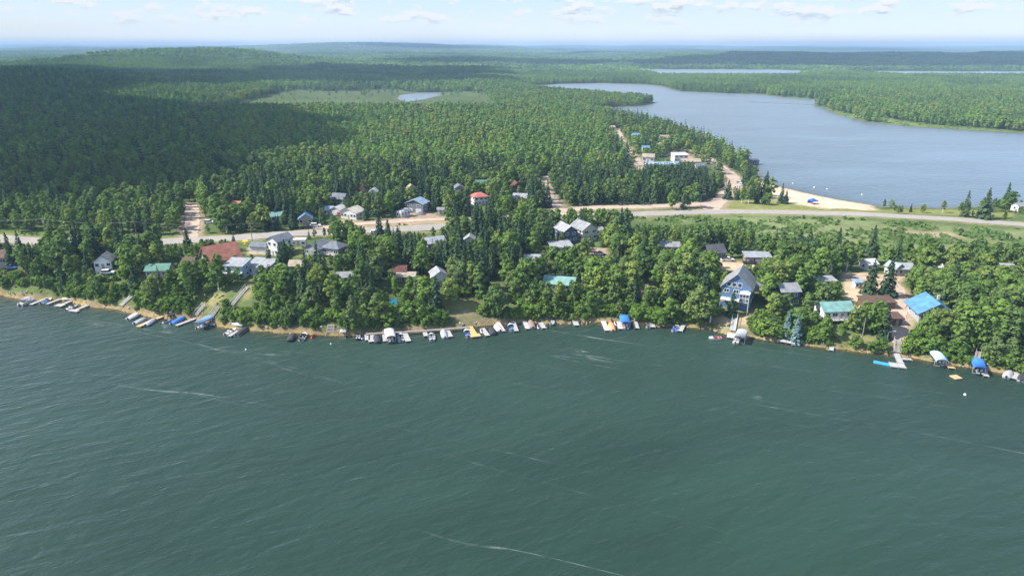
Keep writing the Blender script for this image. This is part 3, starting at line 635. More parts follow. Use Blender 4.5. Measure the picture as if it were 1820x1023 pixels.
H(1480, 561, 10, 6.5, 3, 2.0, 5, 'white cottage with bright turquoise roof and lake deck', 'turquoise-roofed cottage', 'white', 'teal', win=3, vis=.78, name='cottage', deck=(8, 2.2, .4, WOODG))
H(1523, 511, 2.8, 2.4, 2.3, .4, 0, 'little white garden hut on the gravel yard left of two spruces', 'little white hut', 'white', 'paleblue', kind='shed', vis=.8, name='shed', cat='shed', win=1, side=0)
H(1556, 544, 10.5, 5, 2.2, .5, 0, 'long low brown carport with flat roof beside the gravel drive', 'brown carport', 'brown', 'brown', kind='shed', vis=.6, name='carport', cat='carport', win=0, side=0, door=False)
H(1588, 574, 3.2, 4, 2.3, .6, 0, 'dark brown shed at the lower end of the gravel drive', 'dark brown shed', 'brown', 'brown', kind='shed', vis=.7, name='shed', cat='shed', win=0, side=0)
H(1651, 563, 10.5, 10, 3.4, 3.2, -8, 'cottage with bright blue metal roof in the trees on the right', 'bright blue roofed cottage', 'lgrey', 'skyblue', ridge='y', win=3, side=2, vis=.72, over=1.0, name='cottage', chimney=True)
H(1542, 478, 4.5, 5, 2.8, 1.4, 14, 'small white roofed cabin left of the pair behind the gravel yard', 'small white-roofed cabin', 'white', 'white', vis=.6, name='cabin')
H(1588, 486, 4.5, 5, 3, 1.6, 20, 'white gabled cabin with grey roof behind the two yard spruces', 'white gabled cabin', 'white', 'metal', ridge='y', vis=.7, name='cabin')
H(1604, 487, 5, 5, 3, 1.6, -10, 'grey cabin with pale roof right of the white gabled cabin', 'pale-roofed grey cabin', 'lgrey', 'metal', vis=.7, name='cabin')
H(1663, 484, 3, 3, 2.6, .9, 0, 'tiny white shed alone in the green trees above the blue roofed cottage', 'tiny white shed', 'white', 'white', vis=.8, name='shed', cat='shed', win=0, side=0)
H(1781, 483, 6, 5, 2.5, 1.0, -8, 'grey roofed cabin in the trees near the right edge', 'cabin near the right edge', 'beige', 'lgrey', vis=.5, name='cabin')
H(1809, 374, 5, 5, 3, 1.4, 10, 'white house by the far lake at the right edge beside the highway', 'white house by the far lake', 'white', 'grey', vis=.8)
# north of the highway
H(422, 372, 4, 4, 2.8, 1.4, 0, 'small white and red cabin in the wood right of the gravel track', 'white and red cabin', 'white', 'red', vis=.6, name='cabin')
H(494, 392, 6, 5, 2.8, 1.5, 20, 'small cottage with pale teal roof behind bushes north of the highway', 'pale teal cottage', 'white', 'teal', vis=.6, name='cottage')
H(544, 396, 6, 6, 2.8, 2.0, 14, 'cottage with blue metal roof behind the parked black truck', 'blue-roofed cottage', 'tan', 'roofblue', ridge='y', vis=.7, name='cottage')
H(585, 380, 4.5, 4.5, 2.6, 1.2, 10, 'pale blue roofed hut behind a big bush', 'pale blue hut', 'white', 'paleblue', vis=.5, name='hut', cat='hut')
H(602, 380, 5.2, 6, 2.9, 1.3, -20, 'small white garage with red doors beside the white bungalow', 'small white garage', 'white', 'white', ridge='y', vis=.85, name='garage', cat='garage', garage=1)
H(628, 386, 9.2, 7.5, 3.2, 1.9, -24, 'white bungalow with cream roof and row of windows north of highway', 'white bungalow', 'white', 'cream', ridge='y', win=4, side=3, vis=1.0, name='bungalow')
H(605, 362, 7.5, 6.5, 3.4, 2.2, -16, 'dark blue grey house with grey roof behind the white bungalow', 'dark blue-grey house', 'dgrey', 'slate', vis=.7)
H(642, 352, 5, 5, 4, 2.2, -10, 'red brown cabin in the trees behind the white bungalow', 'red-brown cabin', 'maroon', 'brown', ridge='y', vis=.7, name='cabin')
H(665, 354, 4, 5, 4.6, 1.5, 0, 'narrow white two storey cabin among spruces', 'narrow white cabin', 'white', 'white', ridge='y', vis=.8, name='cabin', storeys=2, win=1)
H(742, 375, 10, 7.5, 4.6, 2.0, -18, 'house with light blue roof, brown gable and white garage doors', 'light blue roofed house', 'slate', 'paleblue', ridge='y', storeys=2, win=2, garage=2, vis=1.0, gable='brown')
H(717, 384, 3, 7, 2.8, .3, -30, 'white camper parked left of the light blue roofed house', 'white camper', 'white', 'white', kind='shed', over=.05, vis=.9, name='camper_trailer', cat='camper', win=1, side=3)
H(731, 343, 5, 5, 3, 2, 15, 'beige cottage with brown roof in the forest edge', 'beige cottage', 'cream', 'tan', ridge='y', vis=.8, name='cottage')
H(784, 379, 3.2, 3, 2.2, .8, 0, 'small white shed beside the dirt yard right of the garage house', 'small white yard shed', 'white', 'grey', vis=.9, name='shed', cat='shed', win=0, side=0)
H(816, 352, 5.2, 6, 6.2, 1.5, 12, 'tall narrow grey and white house left of the pink roofed house', 'tall narrow house', 'lgrey', 'slate', ridge='y', storeys=2, win=2, vis=.8)
H(852, 362, 8, 7, 4.4, 1.8, 22, 'white house with salmon pink roof in the woodland village', 'pink-roofed house', 'white', 'pink', kind='hip', storeys=2, win=3, side=2, vis=.95)
H(853, 334, 8, 6, 3, 1.8, 0, 'cottage with dark green roof at the forest edge behind the pink roofed house', 'dark green roofed cottage', 'tan', 'green', vis=.6, name='cottage')
H(917, 342, 6, 8, 4, 2.6, 14, 'dark red barn like house with brown roof left of the north road', 'dark red house', 'maroon', 'maroon', ridge='y', vis=.75)
H(925, 359, 7.5, 6, 3, 1.8, -12, 'brown house with grey roof in front of the dark red house', 'brown house with grey roof', 'brown', 'lgrey', vis=.8)
# far village by the beach road
H(1176, 298, 25, 7, 3, 1.2, 4, 'very long low building with light blue roof behind the spruce wood', 'long light blue building', 'white', 'paleblue', win=7, vis=.75)
H(1207, 286, 11, 8, 5, 1.0, 8, 'large white building with flat white roof in the far village', 'large white building', 'white', 'white', kind='shed', storeys=2, win=3, vis=.9)
H(1226, 293, 14, 8, 3, 1.6, 0, 'wide building with brown roof beside the beach road', 'wide brown-roofed building', 'grey', 'tan', vis=.8, win=4)
H(1244, 301, 8, 6, 2.8, 1.6, 14, 'grey blue roofed building at the bend of the beach road', 'grey-blue village building', 'lgrey', 'slate', vis=.8)
H(1180, 251, 9, 8, 3.2, 2.4, 4, 'far house with pinkish brown roof near the lakeside spruces', 'pinkish-brown roofed house', 'cream', 'tan', vis=.7)
H(1152, 287, 9, 6, 4, 2, -15, 'white house with brown roof beside the village road', 'white village house', 'white', 'tan', vis=.85)
H(1128, 246, 7.5, 6, 3.4, 1.6, 5, 'small house with sky blue roof at the top of the village road', 'sky blue roofed house', 'paleblue', 'roofblue', vis=.8)
H(1147, 268, 6, 5, 2.8, 1.4, 0, 'little house with blue grey roof between trees in the far village', 'little blue-grey house', 'white', 'roofblue', vis=.7)
H(1170, 262, 4, 4, 3, 1.4, 0, 'small white hut beside the far village yard', 'small white village hut', 'white', 'beige', vis=.7, name='hut', cat='hut')
H(1088, 231, 5, 5, 3, 1.4, 0, 'white hut at the far end of the village road', 'hut at the end of the village road', 'white', 'beige', vis=.7, name='hut', cat='hut')
H(1339, 292, 7, 5, 3, .8, 0, 'dark flat roofed pavilion among spruces at the tip of the far shore', 'dark pavilion', 'navy', 'dgrey', kind='shed', vis=.6, name='pavilion', cat='pavilion')

# ------------------------------------------------------------------ vehicles
RUB = mat('rubber', (.02, .02, .02), .8)
def vehicle(px, py, yaw, col, label, pickup=False, L=5.0, phrase=None):
    x, y, z = at(px, py); r = empty('pickup_truck' if pickup else 'car', (x, y, z + .05), math.radians(yaw)); tag(r, label, 'truck' if pickup else 'car')
    pm_ = mat('car_paint_%d_%d_%d' % tuple(int(c * 100) for c in col), col, .3, spec=.5, var=.03); w = 1.9; b = MB(); l2 = L / 2
    def pr(prof, w0, mb):
        n = len(prof); mb.add([(p[0], -w0 / 2, p[1]) for p in prof] + [(p[0], w0 / 2, p[1]) for p in prof], [tuple(range(n)), tuple(reversed(range(n, 2 * n)))] + [(i, n + i, n + (i + 1) % n, (i + 1) % n) for i in range(n)])
    pr([(-l2, .4), (-l2, .98), (-l2 + .1, 1.05), (l2 - 1.3, 1.08), (l2 - .1, .92), (l2, .75), (l2, .4)], w, b); b.build('body', pm_, r)
    c = MB(); a0, a1 = (-.35, l2 - 1.25) if pickup else (-l2 + .35, l2 - 1.2)
    pr([(a0, 1.06), (a0 + .25, 1.72), (a1 - .75, 1.72), (a1, 1.06)], w - .2, c); cb = c.build('cabin', GLASS, r)
    c = MB(); c.box(((a0 + a1) / 2 - .25, 0, 1.75), (a1 - a0 - 1.0, w - .3, .08)); c.build('roof', pm_, cb)
    if pickup:
        c = MB(); c.box(((-l2 + a0) / 2, 0, 1.07), (a0 + l2 - .25, w - .3, .06)); c.build('cargo_bed', RUB, r)
    for sx in (-1, 1):
        for sy in (-1, 1):
            t = MB(); t.tube([(sx * (l2 - .95), sy * (w / 2 - .22), .36), (sx * (l2 - .95), sy * (w / 2 + .02), .36)], .36, 12); t.build('wheel', RUB, r)
    FOOT.append((x, y, 3)); px0, py0, dep = proj(x, y, z); k = L / 2 * FPX / dep; KEEP.append((px0 - k, py0 - 9, px0 + k, py0 + 2, dep))
    LANDMARKS.append((px, py, phrase)) if phrase else None
PW, PB, PR, PS = (.75, .75, .74), (.025, .028, .035), (.35, .05, .04), (.35, .36, .38)
vehicle(1293, 464, 4, PW, 'white pickup truck parked left of the black one on the gravel yard', True, 5.6, 'white pickup')
vehicle(1332, 469, -2, PB, 'black pickup truck parked in front of the brown garage', True, 5.6, 'black pickup')
vehicle(1065, 453, 10, PW, 'white pickup parked on a dirt drive right of low white building', True, 5.4)
vehicle(546, 406, 5, PB, 'black truck parked in front of the blue roofed cottage', True, 5.4)
vehicle(561, 403, 8, PW, 'white car parked right of the black truck by the highway')
vehicle(606, 383, 70, PR, 'dark red car in front of the small white garage')
vehicle(372, 397, 5, PW, 'white car half hidden in the trees right of the gravel track')
vehicle(668, 416, 4, PW, 'white car on the highway side behind a spruce')
vehicle(682, 414, 4, PS, 'silver car right of the white one behind a spruce by the highway')
vehicle(192, 487, 10, PW, 'white car parked below the small grey roofed cabin')
vehicle(20, 478, 0, (.08, .16, .35), 'blue pickup beside the cottage at the left edge', True)
vehicle(1311, 326, 80, PS, 'silver car parked on the beach road near the lake, farther one')
vehicle(1316, 330, 80, PW, 'white car parked on the beach road near the lake, nearer one')
vehicle(1181, 279, 20, (.12, .28, .42), 'blue car in the far village yard left of large white building')
vehicle(1192, 441, 5, PB, 'dark car beside the grey low house', phrase=None)

# ------------------------------------------------------------------ docks, stairs
NUMW = ['first', 'second', 'third', 'fourth', 'fifth', 'sixth', 'seventh', 'eighth', 'ninth', 'tenth', 'eleventh', 'twelfth', 'thirteenth', 'fourteenth', 'fifteenth', 'sixteenth', 'seventeenth', 'eighteenth', 'nineteenth', 'twentieth']
def dock(p, q, w, m, label, z=.55, name='dock', phrase=None, end=None):
    a = Vector((*flat(*p, z), 0)); b_ = Vector((*flat(*q, z), 0)); c = (a + b_) / 2; d = b_ - a; L = max(d.length, 2.5); ang = math.atan2(d.y, d.x)
    r = empty(name, (c.x, c.y, 0), ang); tag(r, label, 'dock')
    k = MB(); n = max(2, int(L / 2.4)); s = L / n
    for i in range(n):       # sections, a finger wide apart
        e = MB(); e.box((-L / 2 + (i + .5) * s, 0, z), (s - .05, w, .12)); e.build('deck_section', m, r)
    f = MB()
    for sy in (-1, 1): f.box((0, sy * (w / 2 - .06), z - .14), (L - .1, .08, .16))
    f.build('frame', STEEL if m is not WOODT else WOODB, r)
    for i in range(0, n + 1, max(1, n // 3)):
        for sy in (-1, 1):
            t = MB(); t.tube([(-L / 2 + i * s * .98 + .1, sy * (w / 2 + .05), -2.0), (-L / 2 + i * s * .98 + .1, sy * (w / 2 + .05), z + .35)], .045, 6); t.build('post', STEEL, r)
    if end:
        e = MB(); e.box((L / 2 - end[1] / 2 + .01, 0, z + .015), (end[1], end[0], .13)); e.build('end_platform', m, r)
        for sy in (-1, 1):
            t = MB(); t.tube([(L / 2 - .2, sy * (end[0] / 2 - .2), -2), (L / 2 - .2, sy * (end[0] / 2 - .2), z + .06)], .06, 6); t.build('post', STEEL, r)
    mx, my = (p[0] + q[0]) / 2, (p[1] + q[1]) / 2
    KEEP.append((min(p[0], q[0]) - 1, min(p[1], q[1]), max(p[0], q[0]) + 1, max(p[1], q[1]) + 1, -4 + proj(c.x, c.y, 0)[2]))
    if phrase: LANDMARKS.append((mx, my, phrase))
PALE = mat('pale_deck', (.37, .355, .335), .7, var=.1, scale=3); GREYD = mat('grey_deck', (.42, .40, .38), .8, var=.15, scale=3); ORNG = mat('new_wood', (.62, .36, .14), .7, var=.12, scale=3); PINKD = mat('weathered_deck', (.55, .45, .40), .8, var=.14, scale=3)
WOODD = mat('old_boardwalk', (.24, .205, .17), .85, var=.2, scale=3)
D = dock
D((90, 527), (54, 541), 1.4, PALE, 'leftmost pale dock, slanting beside the canopied pontoon boat', phrase='leftmost dock')
D((110, 530), (83, 540), 1.3, PALE, 'pale dock right of the white and blue open boat on the left')
D((132, 532), (102, 544), 1.5, PALE, 'pale dock ending in a square platform on the left shore', end=(3.2, 2.2), phrase='square-ended dock')
D((137, 530), (110, 530), 2.2, PINKD, 'weathered shore deck that the left docks start from', z=1.1, name='shore_deck')
D((161, 540), (128, 553), 1.4, PALE, 'pale dock with wide end beside the small grey white boat', end=(4, 1.6), phrase='wide-ended dock')
D((178, 538), (158, 537), 2.4, GREYD, 'grey shore platform at the root of the wide ended dock', z=.9, name='shore_deck')
D((192, 541), (215, 546), 1.3, PALE, 'white dock lying along the shore below the stacked sections')
D((258, 546), (231, 562), 1.3, PALE, 'pale dock left of the bow of a white covered runabout', phrase='dock with the white runabout')
D((298, 557), (245, 580), 1.7, ORNG, 'long orange wood dock between two grey covered boats on the left', phrase='orange dock on the left')
D((298, 556), (275, 559), 3.0, PALE, 'white shore platform at the root of the orange dock', z=.8, name='shore_deck')
D((348, 565), (313, 578), 1.3, PALE, 'narrow white dock right of the boat with bright blue cover', phrase='narrow white dock')
D((391, 565), (377, 577), 1.5, PALE, 'short pale ramp right of the steel blue boat lift', z=.7)
D((424, 587), (407, 597), 1.3, PALE, 'short white dock between the two boats left of the wooded point', phrase='short white dock')
D((650, 593), (742, 588), 1.2, WOODD, 'long grey boardwalk along the wooded shore, left half', z=.9, name='boardwalk', phrase='long boardwalk')
D((743, 588), (834, 581), 1.2, WOODD, 'long grey boardwalk along the shore, right half towards the sand bank', z=.9, name='boardwalk')
D((653, 594), (653, 604), 1.6, PALE, 'small white float at the left end of the boardwalk')
D((660, 592), (660, 607), 1.8, PALE, 'pale dock left of the black covered boat on the boardwalk', phrase='dock at the black covered boat')
D((683, 591), (685, 606), 1.5, PALE, 'narrow pale dock left of the white canopied lift')
D((718, 590), (726, 606), 1.8, PALE, 'white dock right of the white boat with grey interior on the boardwalk')
D((754, 586), (757, 597), 1.4, PALE, 'small pale dock behind the white boat with no cover in mid shore')
D((793, 584), (801, 598), 1.6, PALE, 'pale dock right of the grey tarped boat below the lawn')
D((834, 580), (846, 598), 2.0, ORNG, 'orange wood dock with wide end below the sand bank', end=(3.4, 2.2), phrase='orange dock at the sand bank')
D((857, 583), (867, 596), 1.6, PALE, 'pale dock right of the sand bank, left of dark covered boat')
D((884, 571), (895, 588), 1.3, PINKD, 'slanting pinkish dock right of the white covered boat')
D((911, 569), (918, 588), 1.5, PALE, 'white dock right of the white boat with blue seats', phrase='dock below the light green lawn')
D((930, 565), (938, 584), 1.5, GREYD, 'grey dock left of the white boat with dark cover, below the pale roofed cottage')
D((961, 573), (967, 583), 1.6, PALE, 'short white dock between two jet skis')
D((1021, 568), (1025, 578), 1.8, PALE, 'short pale dock alone left of the wooden piles')
D((1072, 570), (1079, 587), 1.6, PINKD, 'weathered dock left of the orange covered boat', phrase='dock at the orange covered boat')
D((1100, 571), (1103, 584), 1.7, PINKD, 'weathered dock left of the bright blue boat lift')
D((1128, 571), (1132, 583), 1.7, PALE, 'pale dock alone right of the bright blue boat lift', phrase='dock right of the blue lift')
D((1157, 570), (1161, 581), 1.6, PALE, 'pale dock right of the small brown and white boat')
D((1215, 576), (1209, 588), 1.5, PALE, 'tan dock right of the blue white runabout below big green trees', phrase='dock below the big green trees')
D((1303, 588), (1301, 600), 3.2, TRIM, 'white platform dock at the foot of the blue house stairs', phrase='white platform dock')
D((1321, 582), (1307, 581), 1.2, TRIM, 'white walkway beside the red boat on the beach of the blue house', z=.7)
D((1382, 603), (1414, 609), 1.8, GREYD, 'grey shore deck left of the blue spruce', z=.8, name='shore_deck', phrase='grey shore deck')
D((1485, 598), (1477, 622), 1.3, PALE, 'pale dock running out from the dry lawn on the right', phrase='dry lawn dock')
D((1592, 626), (1601, 645), 1.7, PALE, 'white dock leading from the long stairs to the square platform')
D((1581, 647), (1609, 650), 3.0, PALE, 'wide white platform at the end of the long stairs dock', phrase='wide white platform')
D((1602, 637), (1620, 638), 1.2, PALE, 'narrow white side finger right of the long stairs dock')
D((1681, 642), (1692, 654), 1.8, WOODT, 'brown wooden dock right of the pale blue boat lift')
D((1744, 646), (1753, 668), 1.4, PALE, 'white dock right of the blue canopied lift near the right edge', phrase='dock near the right edge')
D((1814, 652), (1801, 672), 1.7, PALE, 'pale dock between two boats at the right edge')

def stairs(p, q, w, label, rail=True, m=WOODG, lift=.5):
    x0, y0, z0 = at(*p); x1, y1, z1 = at(*q); z0 += lift; z1 += lift
    r = empty('stairs', (x0, y0, z0)); tag(r, label, 'stairs'); a = Vector((0, 0, 0)); b_ = Vector((x1 - x0, y1 - y0, z1 - z0))
    d = Vector((b_.x, b_.y, 0)).normalized(); s = Vector((-d.y, d.x, 0)) * (w / 2); n = max(6, int(b_.length / .45))
    for sg in (-1, 1):
        k = MB(); k.bar(a + s * sg, b_ + s * sg, .12, .28); k.build('stringer', m, r)
        if rail:
            k = MB(); k.bar(a + s * sg + Vector((0, 0, 1)), b_ + s * sg + Vector((0, 0, 1)), .09, .09); 
            for i in range(5): pt = a.lerp(b_, i / 4) + s * sg; k.bar(pt, pt + Vector((0, 0, 1)), .09, .09)
            k.build('handrail', m, r)
    for i in range(n):
        pt = a.lerp(b_, (i + .5) / n); k = MB(); k.box((pt.x, pt.y, pt.z + .12), (.36, w - .1, .06), math.atan2(d.y, d.x)); k.build('tread', m, r)
    KEEP.append((min(p[0], q[0]) - 3, min(p[1], q[1]), max(p[0], q[0]) + 3, max(p[1], q[1]), 40 + proj(x0, y0, z0)[2]))
    FOOT.append(((x0 + x1) / 2, (y0 + y1) / 2, 2.5))
stairs((215, 545), (235, 527), 2.4, 'broad pale stairs of stacked dock sections leaning on the left bank', False, PALE)
stairs((348, 564), (364, 544), 1.6, 'pale stairs up the bank from the narrow white dock', True, PALE)
stairs((374, 568), (388, 548), 1.6, 'grey stairs up the bank behind the steel blue boat lift', True, WOODG)
stairs((412, 545), (440, 512), 1.4, 'long thin stairs climbing the dirt bank to the blue grey house', True, PALE)
stairs((586, 592), (589, 579), 2.2, 'short grey stairs at the foot of the wooded bank', False, WOODG)
stairs((1302, 590), (1308, 556), 1.6, 'long white and grey stairs from the blue house lawn to the platform', True, TRIM)
stairs((1594, 630), (1595, 606), 2.0, 'long grey stairs from the gravel drive down to the white dock', True, WOODG)
stairs((1735, 643), (1739, 627), 1.3, 'grey stairs in the bushes behind the blue canopied lift', True, WOODG)
stairs((1495, 575), (1482, 562), 2.0, 'grey deck stairs below the turquoise roofed cottage', True, WOODG, .8)

# ------------------------------------------------------------------ boats
HULLW = mat('gelcoat_white', (.52, .52, .52), .25, var=.03); HULLD = mat('gelcoat_dark', (.05, .055, .07), .25, var=.05); HULLR = mat('gelcoat_red', (.45, .05, .05), .3, var=.05); HULLB = mat('gelcoat_blue', (.05, .16, .45), .3, var=.05); ALU = mat('aluminium_hull', (.50, .51, .52), .4, .5, .06)
CANV = {k: mat('canvas_' + k, c, .85, var=.1, scale=2) for k, c in {'blue': (.035, .17, .55), 'grey': (.33, .34, .36), 'black': (.035, .037, .045), 'white': (.55, .55, .54), 'orange': (.72, .30, .15), 'steel': (.16, .25, .37), 'lightblue': (.42, .62, .74), 'brown': (.25, .18, .15)}.items()}
SEATM = mat('boat_vinyl', (.62, .60, .56), .6); FLOORM = mat('boat_floor', (.36, .36, .36), .8); MOTOR = mat('outboard_black', (.03, .03, .035), .4)
def boat(p, q, label, hull=HULLW, cover=None, L=None, B=2.3, seat=SEATM, name='motorboat', z0=0.0, phrase=None):
    """stern at pixel p, bow at pixel q"""
    a = Vector((*flat(*p, z0 + .3), 0)); b_ = Vector((*flat(*q, z0 + .3), 0)); c = (a + b_) / 2; ang = math.atan2(b_.y - a.y, b_.x - a.x); L = L or min(max((b_ - a).length, 5.0), 7.0)
    r = empty(name, (c.x, c.y, z0), ang); tag(r, label, 'boat'); n = 9; St = []
    for i in range(n):
        t = i / (n - 1); x = -L / 2 + t * L; w = B / 2 * (.88 + .12 * min(1, t * 3)) * (1 - max(0, (t - .5) / .5) ** 2.2) ** .75 if t < 1 else .02
        gz = .62 + .22 * t * t; kz = -.28 + .42 * max(0, (t - .72) / .28) ** 2
        St.append((x, w, gz, kz))
    h = MB()
    for (x, w, g, k) in St: h.v += [(x, -w, g), (x, -w * .82, .05 + .25 * max(0, (x / L + .5) - .6)), (x, 0, k), (x, w * .82, .05 + .25 * max(0, (x / L + .5) - .6)), (x, w, g)]
    for i in range(n - 1):
        for j in range(4): h.f.append((i * 5 + j, i * 5 + j + 1, (i + 1) * 5 + j + 1, (i + 1) * 5 + j)); h.mi.append(0)
    h.f.append((4, 3, 2, 1, 0)); h.mi.append(0); h.build('hull', hull, r, True)
    if cover:
        k = MB()
        for i, (x, w, g, _) in enumerate(St):
            t = i / (n - 1); pk = .55 * math.sin(PI * min(1, .12 + t * .9)) ** .7 if t < 1 else .03
            k.v += [(x, -w * 1.04, g - .12), (x, -w * .98, g + .06), (x, -w * .4, g + pk * .8), (x, 0, g + pk), (x, w * .4, g + pk * .8), (x, w * .98, g + .06), (x, w * 1.04, g - .12)]
        for i in range(n - 1):
            for j in range(6): k.f.append((i * 7 + j + 1, i * 7 + j, (i + 1) * 7 + j, (i + 1) * 7 + j + 1)); k.mi.append(0)
        k.f.append(tuple(range(7))); k.mi.append(0); k.build('cover', CANV[cover], r, True)
    else:
        k = MB(); fl = [s for s in St if s[0] < L * .2]
        for (x, w, g, _) in fl: k.v += [(x, -w * .8, .22), (x, w * .8, .22)]
        for i in range(len(fl) - 1): k.f.append((2 * i, 2 * i + 2, 2 * i + 3, 2 * i + 1)); k.mi.append(0)
        k.build('cockpit_floor', FLOORM, r)
        k = MB(); fd = [s for s in St if s[0] >= L * .12]
        for (x, w, g, _) in fd: k.v += [(x, -w, g + .01), (x, 0, g + .12 * (1 - (x / L - .1))), (x, w, g + .01)]
        for i in range(len(fd) - 1):
            for j in range(2): k.f.append((i * 3 + j, (i + 1) * 3 + j, (i + 1) * 3 + j + 1, i * 3 + j + 1)); k.mi.append(0)
        k.build('foredeck', hull, r, True)
        for sy in (-1, 1):
            k = MB(); k.box((-L * .05, sy * B * .22, .5), (.55, .55, .45)); k.box((-L * .05 - .3, sy * B * .22, .85), (.12, .55, .6)); k.build('seat', seat, r)
        k = MB(); k.box((-L * .38, 0, .48), (.55, B * .72, .4)); k.build('bench', seat, r)
        k = MB(); k.add([(L * .14, -B * .4, .72), (L * .2, 0, .78), (L * .14, B * .4, .72), (L * .08, -B * .38, 1.2), (L * .13, 0, 1.25), (L * .08, B * .38, 1.2)], [(0, 1, 4, 3), (1, 2, 5, 4)]); k.build('windshield', GLASS, r)
    k = MB(); k.box((-L / 2 - .22, 0, .75), (.42, .4, .55)); k.box((-L / 2 - .2, 0, .15), (.18, .16, .9)); k.build('outboard_motor', MOTOR, r)
    KEEP.append((min(p[0], q[0]) - 3, min(p[1], q[1]) - 3, max(p[0], q[0]) + 3, max(p[1], q[1]) + 3, -4 + proj(c.x, c.y, 0)[2]))
    if phrase: LANDMARKS.append(((p[0] + q[0]) / 2, (p[1] + q[1]) / 2, phrase))
    return r, c, ang, L
def pontoon(p, q, label, roof='grey', L=6.5):
    a = Vector((*flat(*p, .5), 0)); b_ = Vector((*flat(*q, .5), 0)); c = (a + b_) / 2; ang = math.atan2(b_.y - a.y, b_.x - a.x)
    r = empty('pontoon_boat', (c.x, c.y, 0), ang); tag(r, label, 'boat')
    for sy in (-1, 1):
        k = MB(); k.tube([(-L / 2, sy * .9, .1), (L / 2 - .8, sy * .9, .1), (L / 2, sy * .9, .3)], [.33, .33, .1], 9); k.build('pontoon', ALU, r, True)
    k = MB(); k.box((-.2, 0, .5), (L - .8, 2.5, .12)); k.build('deck', FLOORM, r)
    k = MB()
    for s in (-1, 1): k.box((-.2, s * 1.22, .85), (L - 1.0, .05, .6)); k.box((-.2 + s * (L / 2 - .52), 0, .85), (.05, 2.4, .6))
    k.build('fence', HULLW, r)
    k = MB(); k.box((-L * .3, 0, .78), (.7, 2.0, .45)); k.build('bench', SEATM, r); k = MB(); k.box((L * .2, .7, .78), (1.6, .6, .45)); k.build('bench', SEATM, r)
    k = MB(); k.box((-.1, -.6, .95), (.5, .7, .85)); k.build('console', HULLW, r)
    for sx in (-1, 1):
        for sy in (-1, 1): k = MB(); k.bar((sx * 1.4 - .5, sy * 1.15, .6), (sx * 1.4 - .5, sy * 1.15, 2.1), .05); k.build('canopy_post', STEEL, r)
    barrel(r, -.5, 0, 2.05, 3.4, 2.5, CANV[roof], .3, .1)
    k = MB(); k.box((-L / 2 - .05, 0, .6), (.4, .4, .9)); k.build('outboard_motor', MOTOR, r)
    KEEP.append((min(p[0], q[0]) - 4, min(p[1], q[1]) - 5, max(p[0], q[0]) + 4, max(p[1], q[1]) + 3, -4 + proj(c.x, c.y, 0)[2]))
def barrel(par, x, y, z, L, B, m, rise, skirt):
    k = MB(); n = 8
    for sx in (-1, 1):
        k.v.append((x + sx * L / 2, y - B / 2, z - skirt))
        for j in range(n + 1): t = j / n; k.v.append((x + sx * L / 2, y - B / 2 + B * t, z + rise * math.sin(PI * t)))
        k.v.append((x + sx * L / 2, y + B / 2, z - skirt))
    m_ = n + 3
    for j in range(m_ - 1): k.f.append((j, j + 1, m_ + j + 1, m_ + j)); k.mi.append(0)
    k.f.append(tuple(range(1, n + 2))); k.f.append(tuple(range(m_ + n + 1, m_, -1))); k.mi += [0, 0]
    return k.build('canopy', m, par, True)
def lift(p, q, label, colour, L=6.6, B=3.1, top=2.5, phrase=None, rise=.45, skirt=.45):
    a = Vector((*flat(*p, 1.2), 0)); b_ = Vector((*flat(*q, 1.2), 0)); c = (a + b_) / 2; ang = math.atan2(b_.y - a.y, b_.x - a.x)
    r = empty('boat_lift', (c.x, c.y, 0), ang); tag(r, label, 'boat lift')
    for sx in (-1, 1):
        for sy in (-1, 1): k = MB(); k.bar((sx * 2.0, sy * (B / 2 - .1), -2), (sx * 2.0, sy * (B / 2 - .1), top), .14); k.build('post', STEEL, r)
        k = MB(); k.bar((sx * 2.0, -B / 2 + .1, .1), (sx * 2.0, B / 2 - .1, .1), .16); k.build('cradle_beam', STEEL, r)
    barrel(r, 0, 0, top, L, B, CANV[colour], rise, skirt)
    KEEP.append((min(p[0], q[0]) - 12, min(p[1], q[1]) - 10, max(p[0], q[0]) + 12, max(p[1], q[1]) + 3, -4 + proj(c.x, c.y, 0)[2]))
    if phrase: LANDMARKS.append(((p[0] + q[0]) / 2, (p[1] + q[1]) / 2, phrase))
def jetski(px, py, yaw, label, m=HULLW, name='jet_ski'):
    x, y = flat(px, py, .3); r = empty(name, (x, y, 0), math.radians(yaw)); tag(r, label, 'jet ski'); k = MB()
    for (xx, w, g) in ((-1.4, .45, .3), (-.5, .55, .35), (.5, .5, .4), (1.2, .25, .5), (1.5, .03, .55)): k.v += [(xx, -w, g), (xx, 0, -.15 + .3 * max(0, xx - .5)), (xx, w, g), (xx, 0, g + .12)]
    for i in range(4):
        for j in range(4): k.f.append((i * 4 + j, i * 4 + (j + 1) % 4, (i + 1) * 4 + (j + 1) % 4, (i + 1) * 4 + j)); k.mi.append(0)
    k.f.append((3, 2, 1, 0)); k.mi.append(0); k.build('hull', m, r, True)
    k = MB(); k.box((-.5, 0, .62), (1.3, .4, .35)); k.build('seat', MOTOR, r); k = MB(); k.bar((.35, -.4, .95), (.35, .4, .95), .07); k.bar((.35, 0, .4), (.35, 0, .95), .12); k.build('handlebar', MOTOR, r)
B_ = boat
pontoon((38, 541), (58, 533), 'leftmost boat, a pontoon under a pale grey canopy')
B_((73, 540), (92, 531), 'white and blue open boat between the two leftmost docks', seat=mat('blue_vinyl', (.12, .25, .42), .6))
B_((120, 550), (136, 544), 'small grey white open boat left of the wide ended dock', ALU, B=1.9, L=5)
B_((229, 567), (246, 559), 'white covered runabout below the stacked stairs on the left', cover='white')
B_((241, 575), (258, 567), 'grey covered boat left of the orange dock', cover='grey')
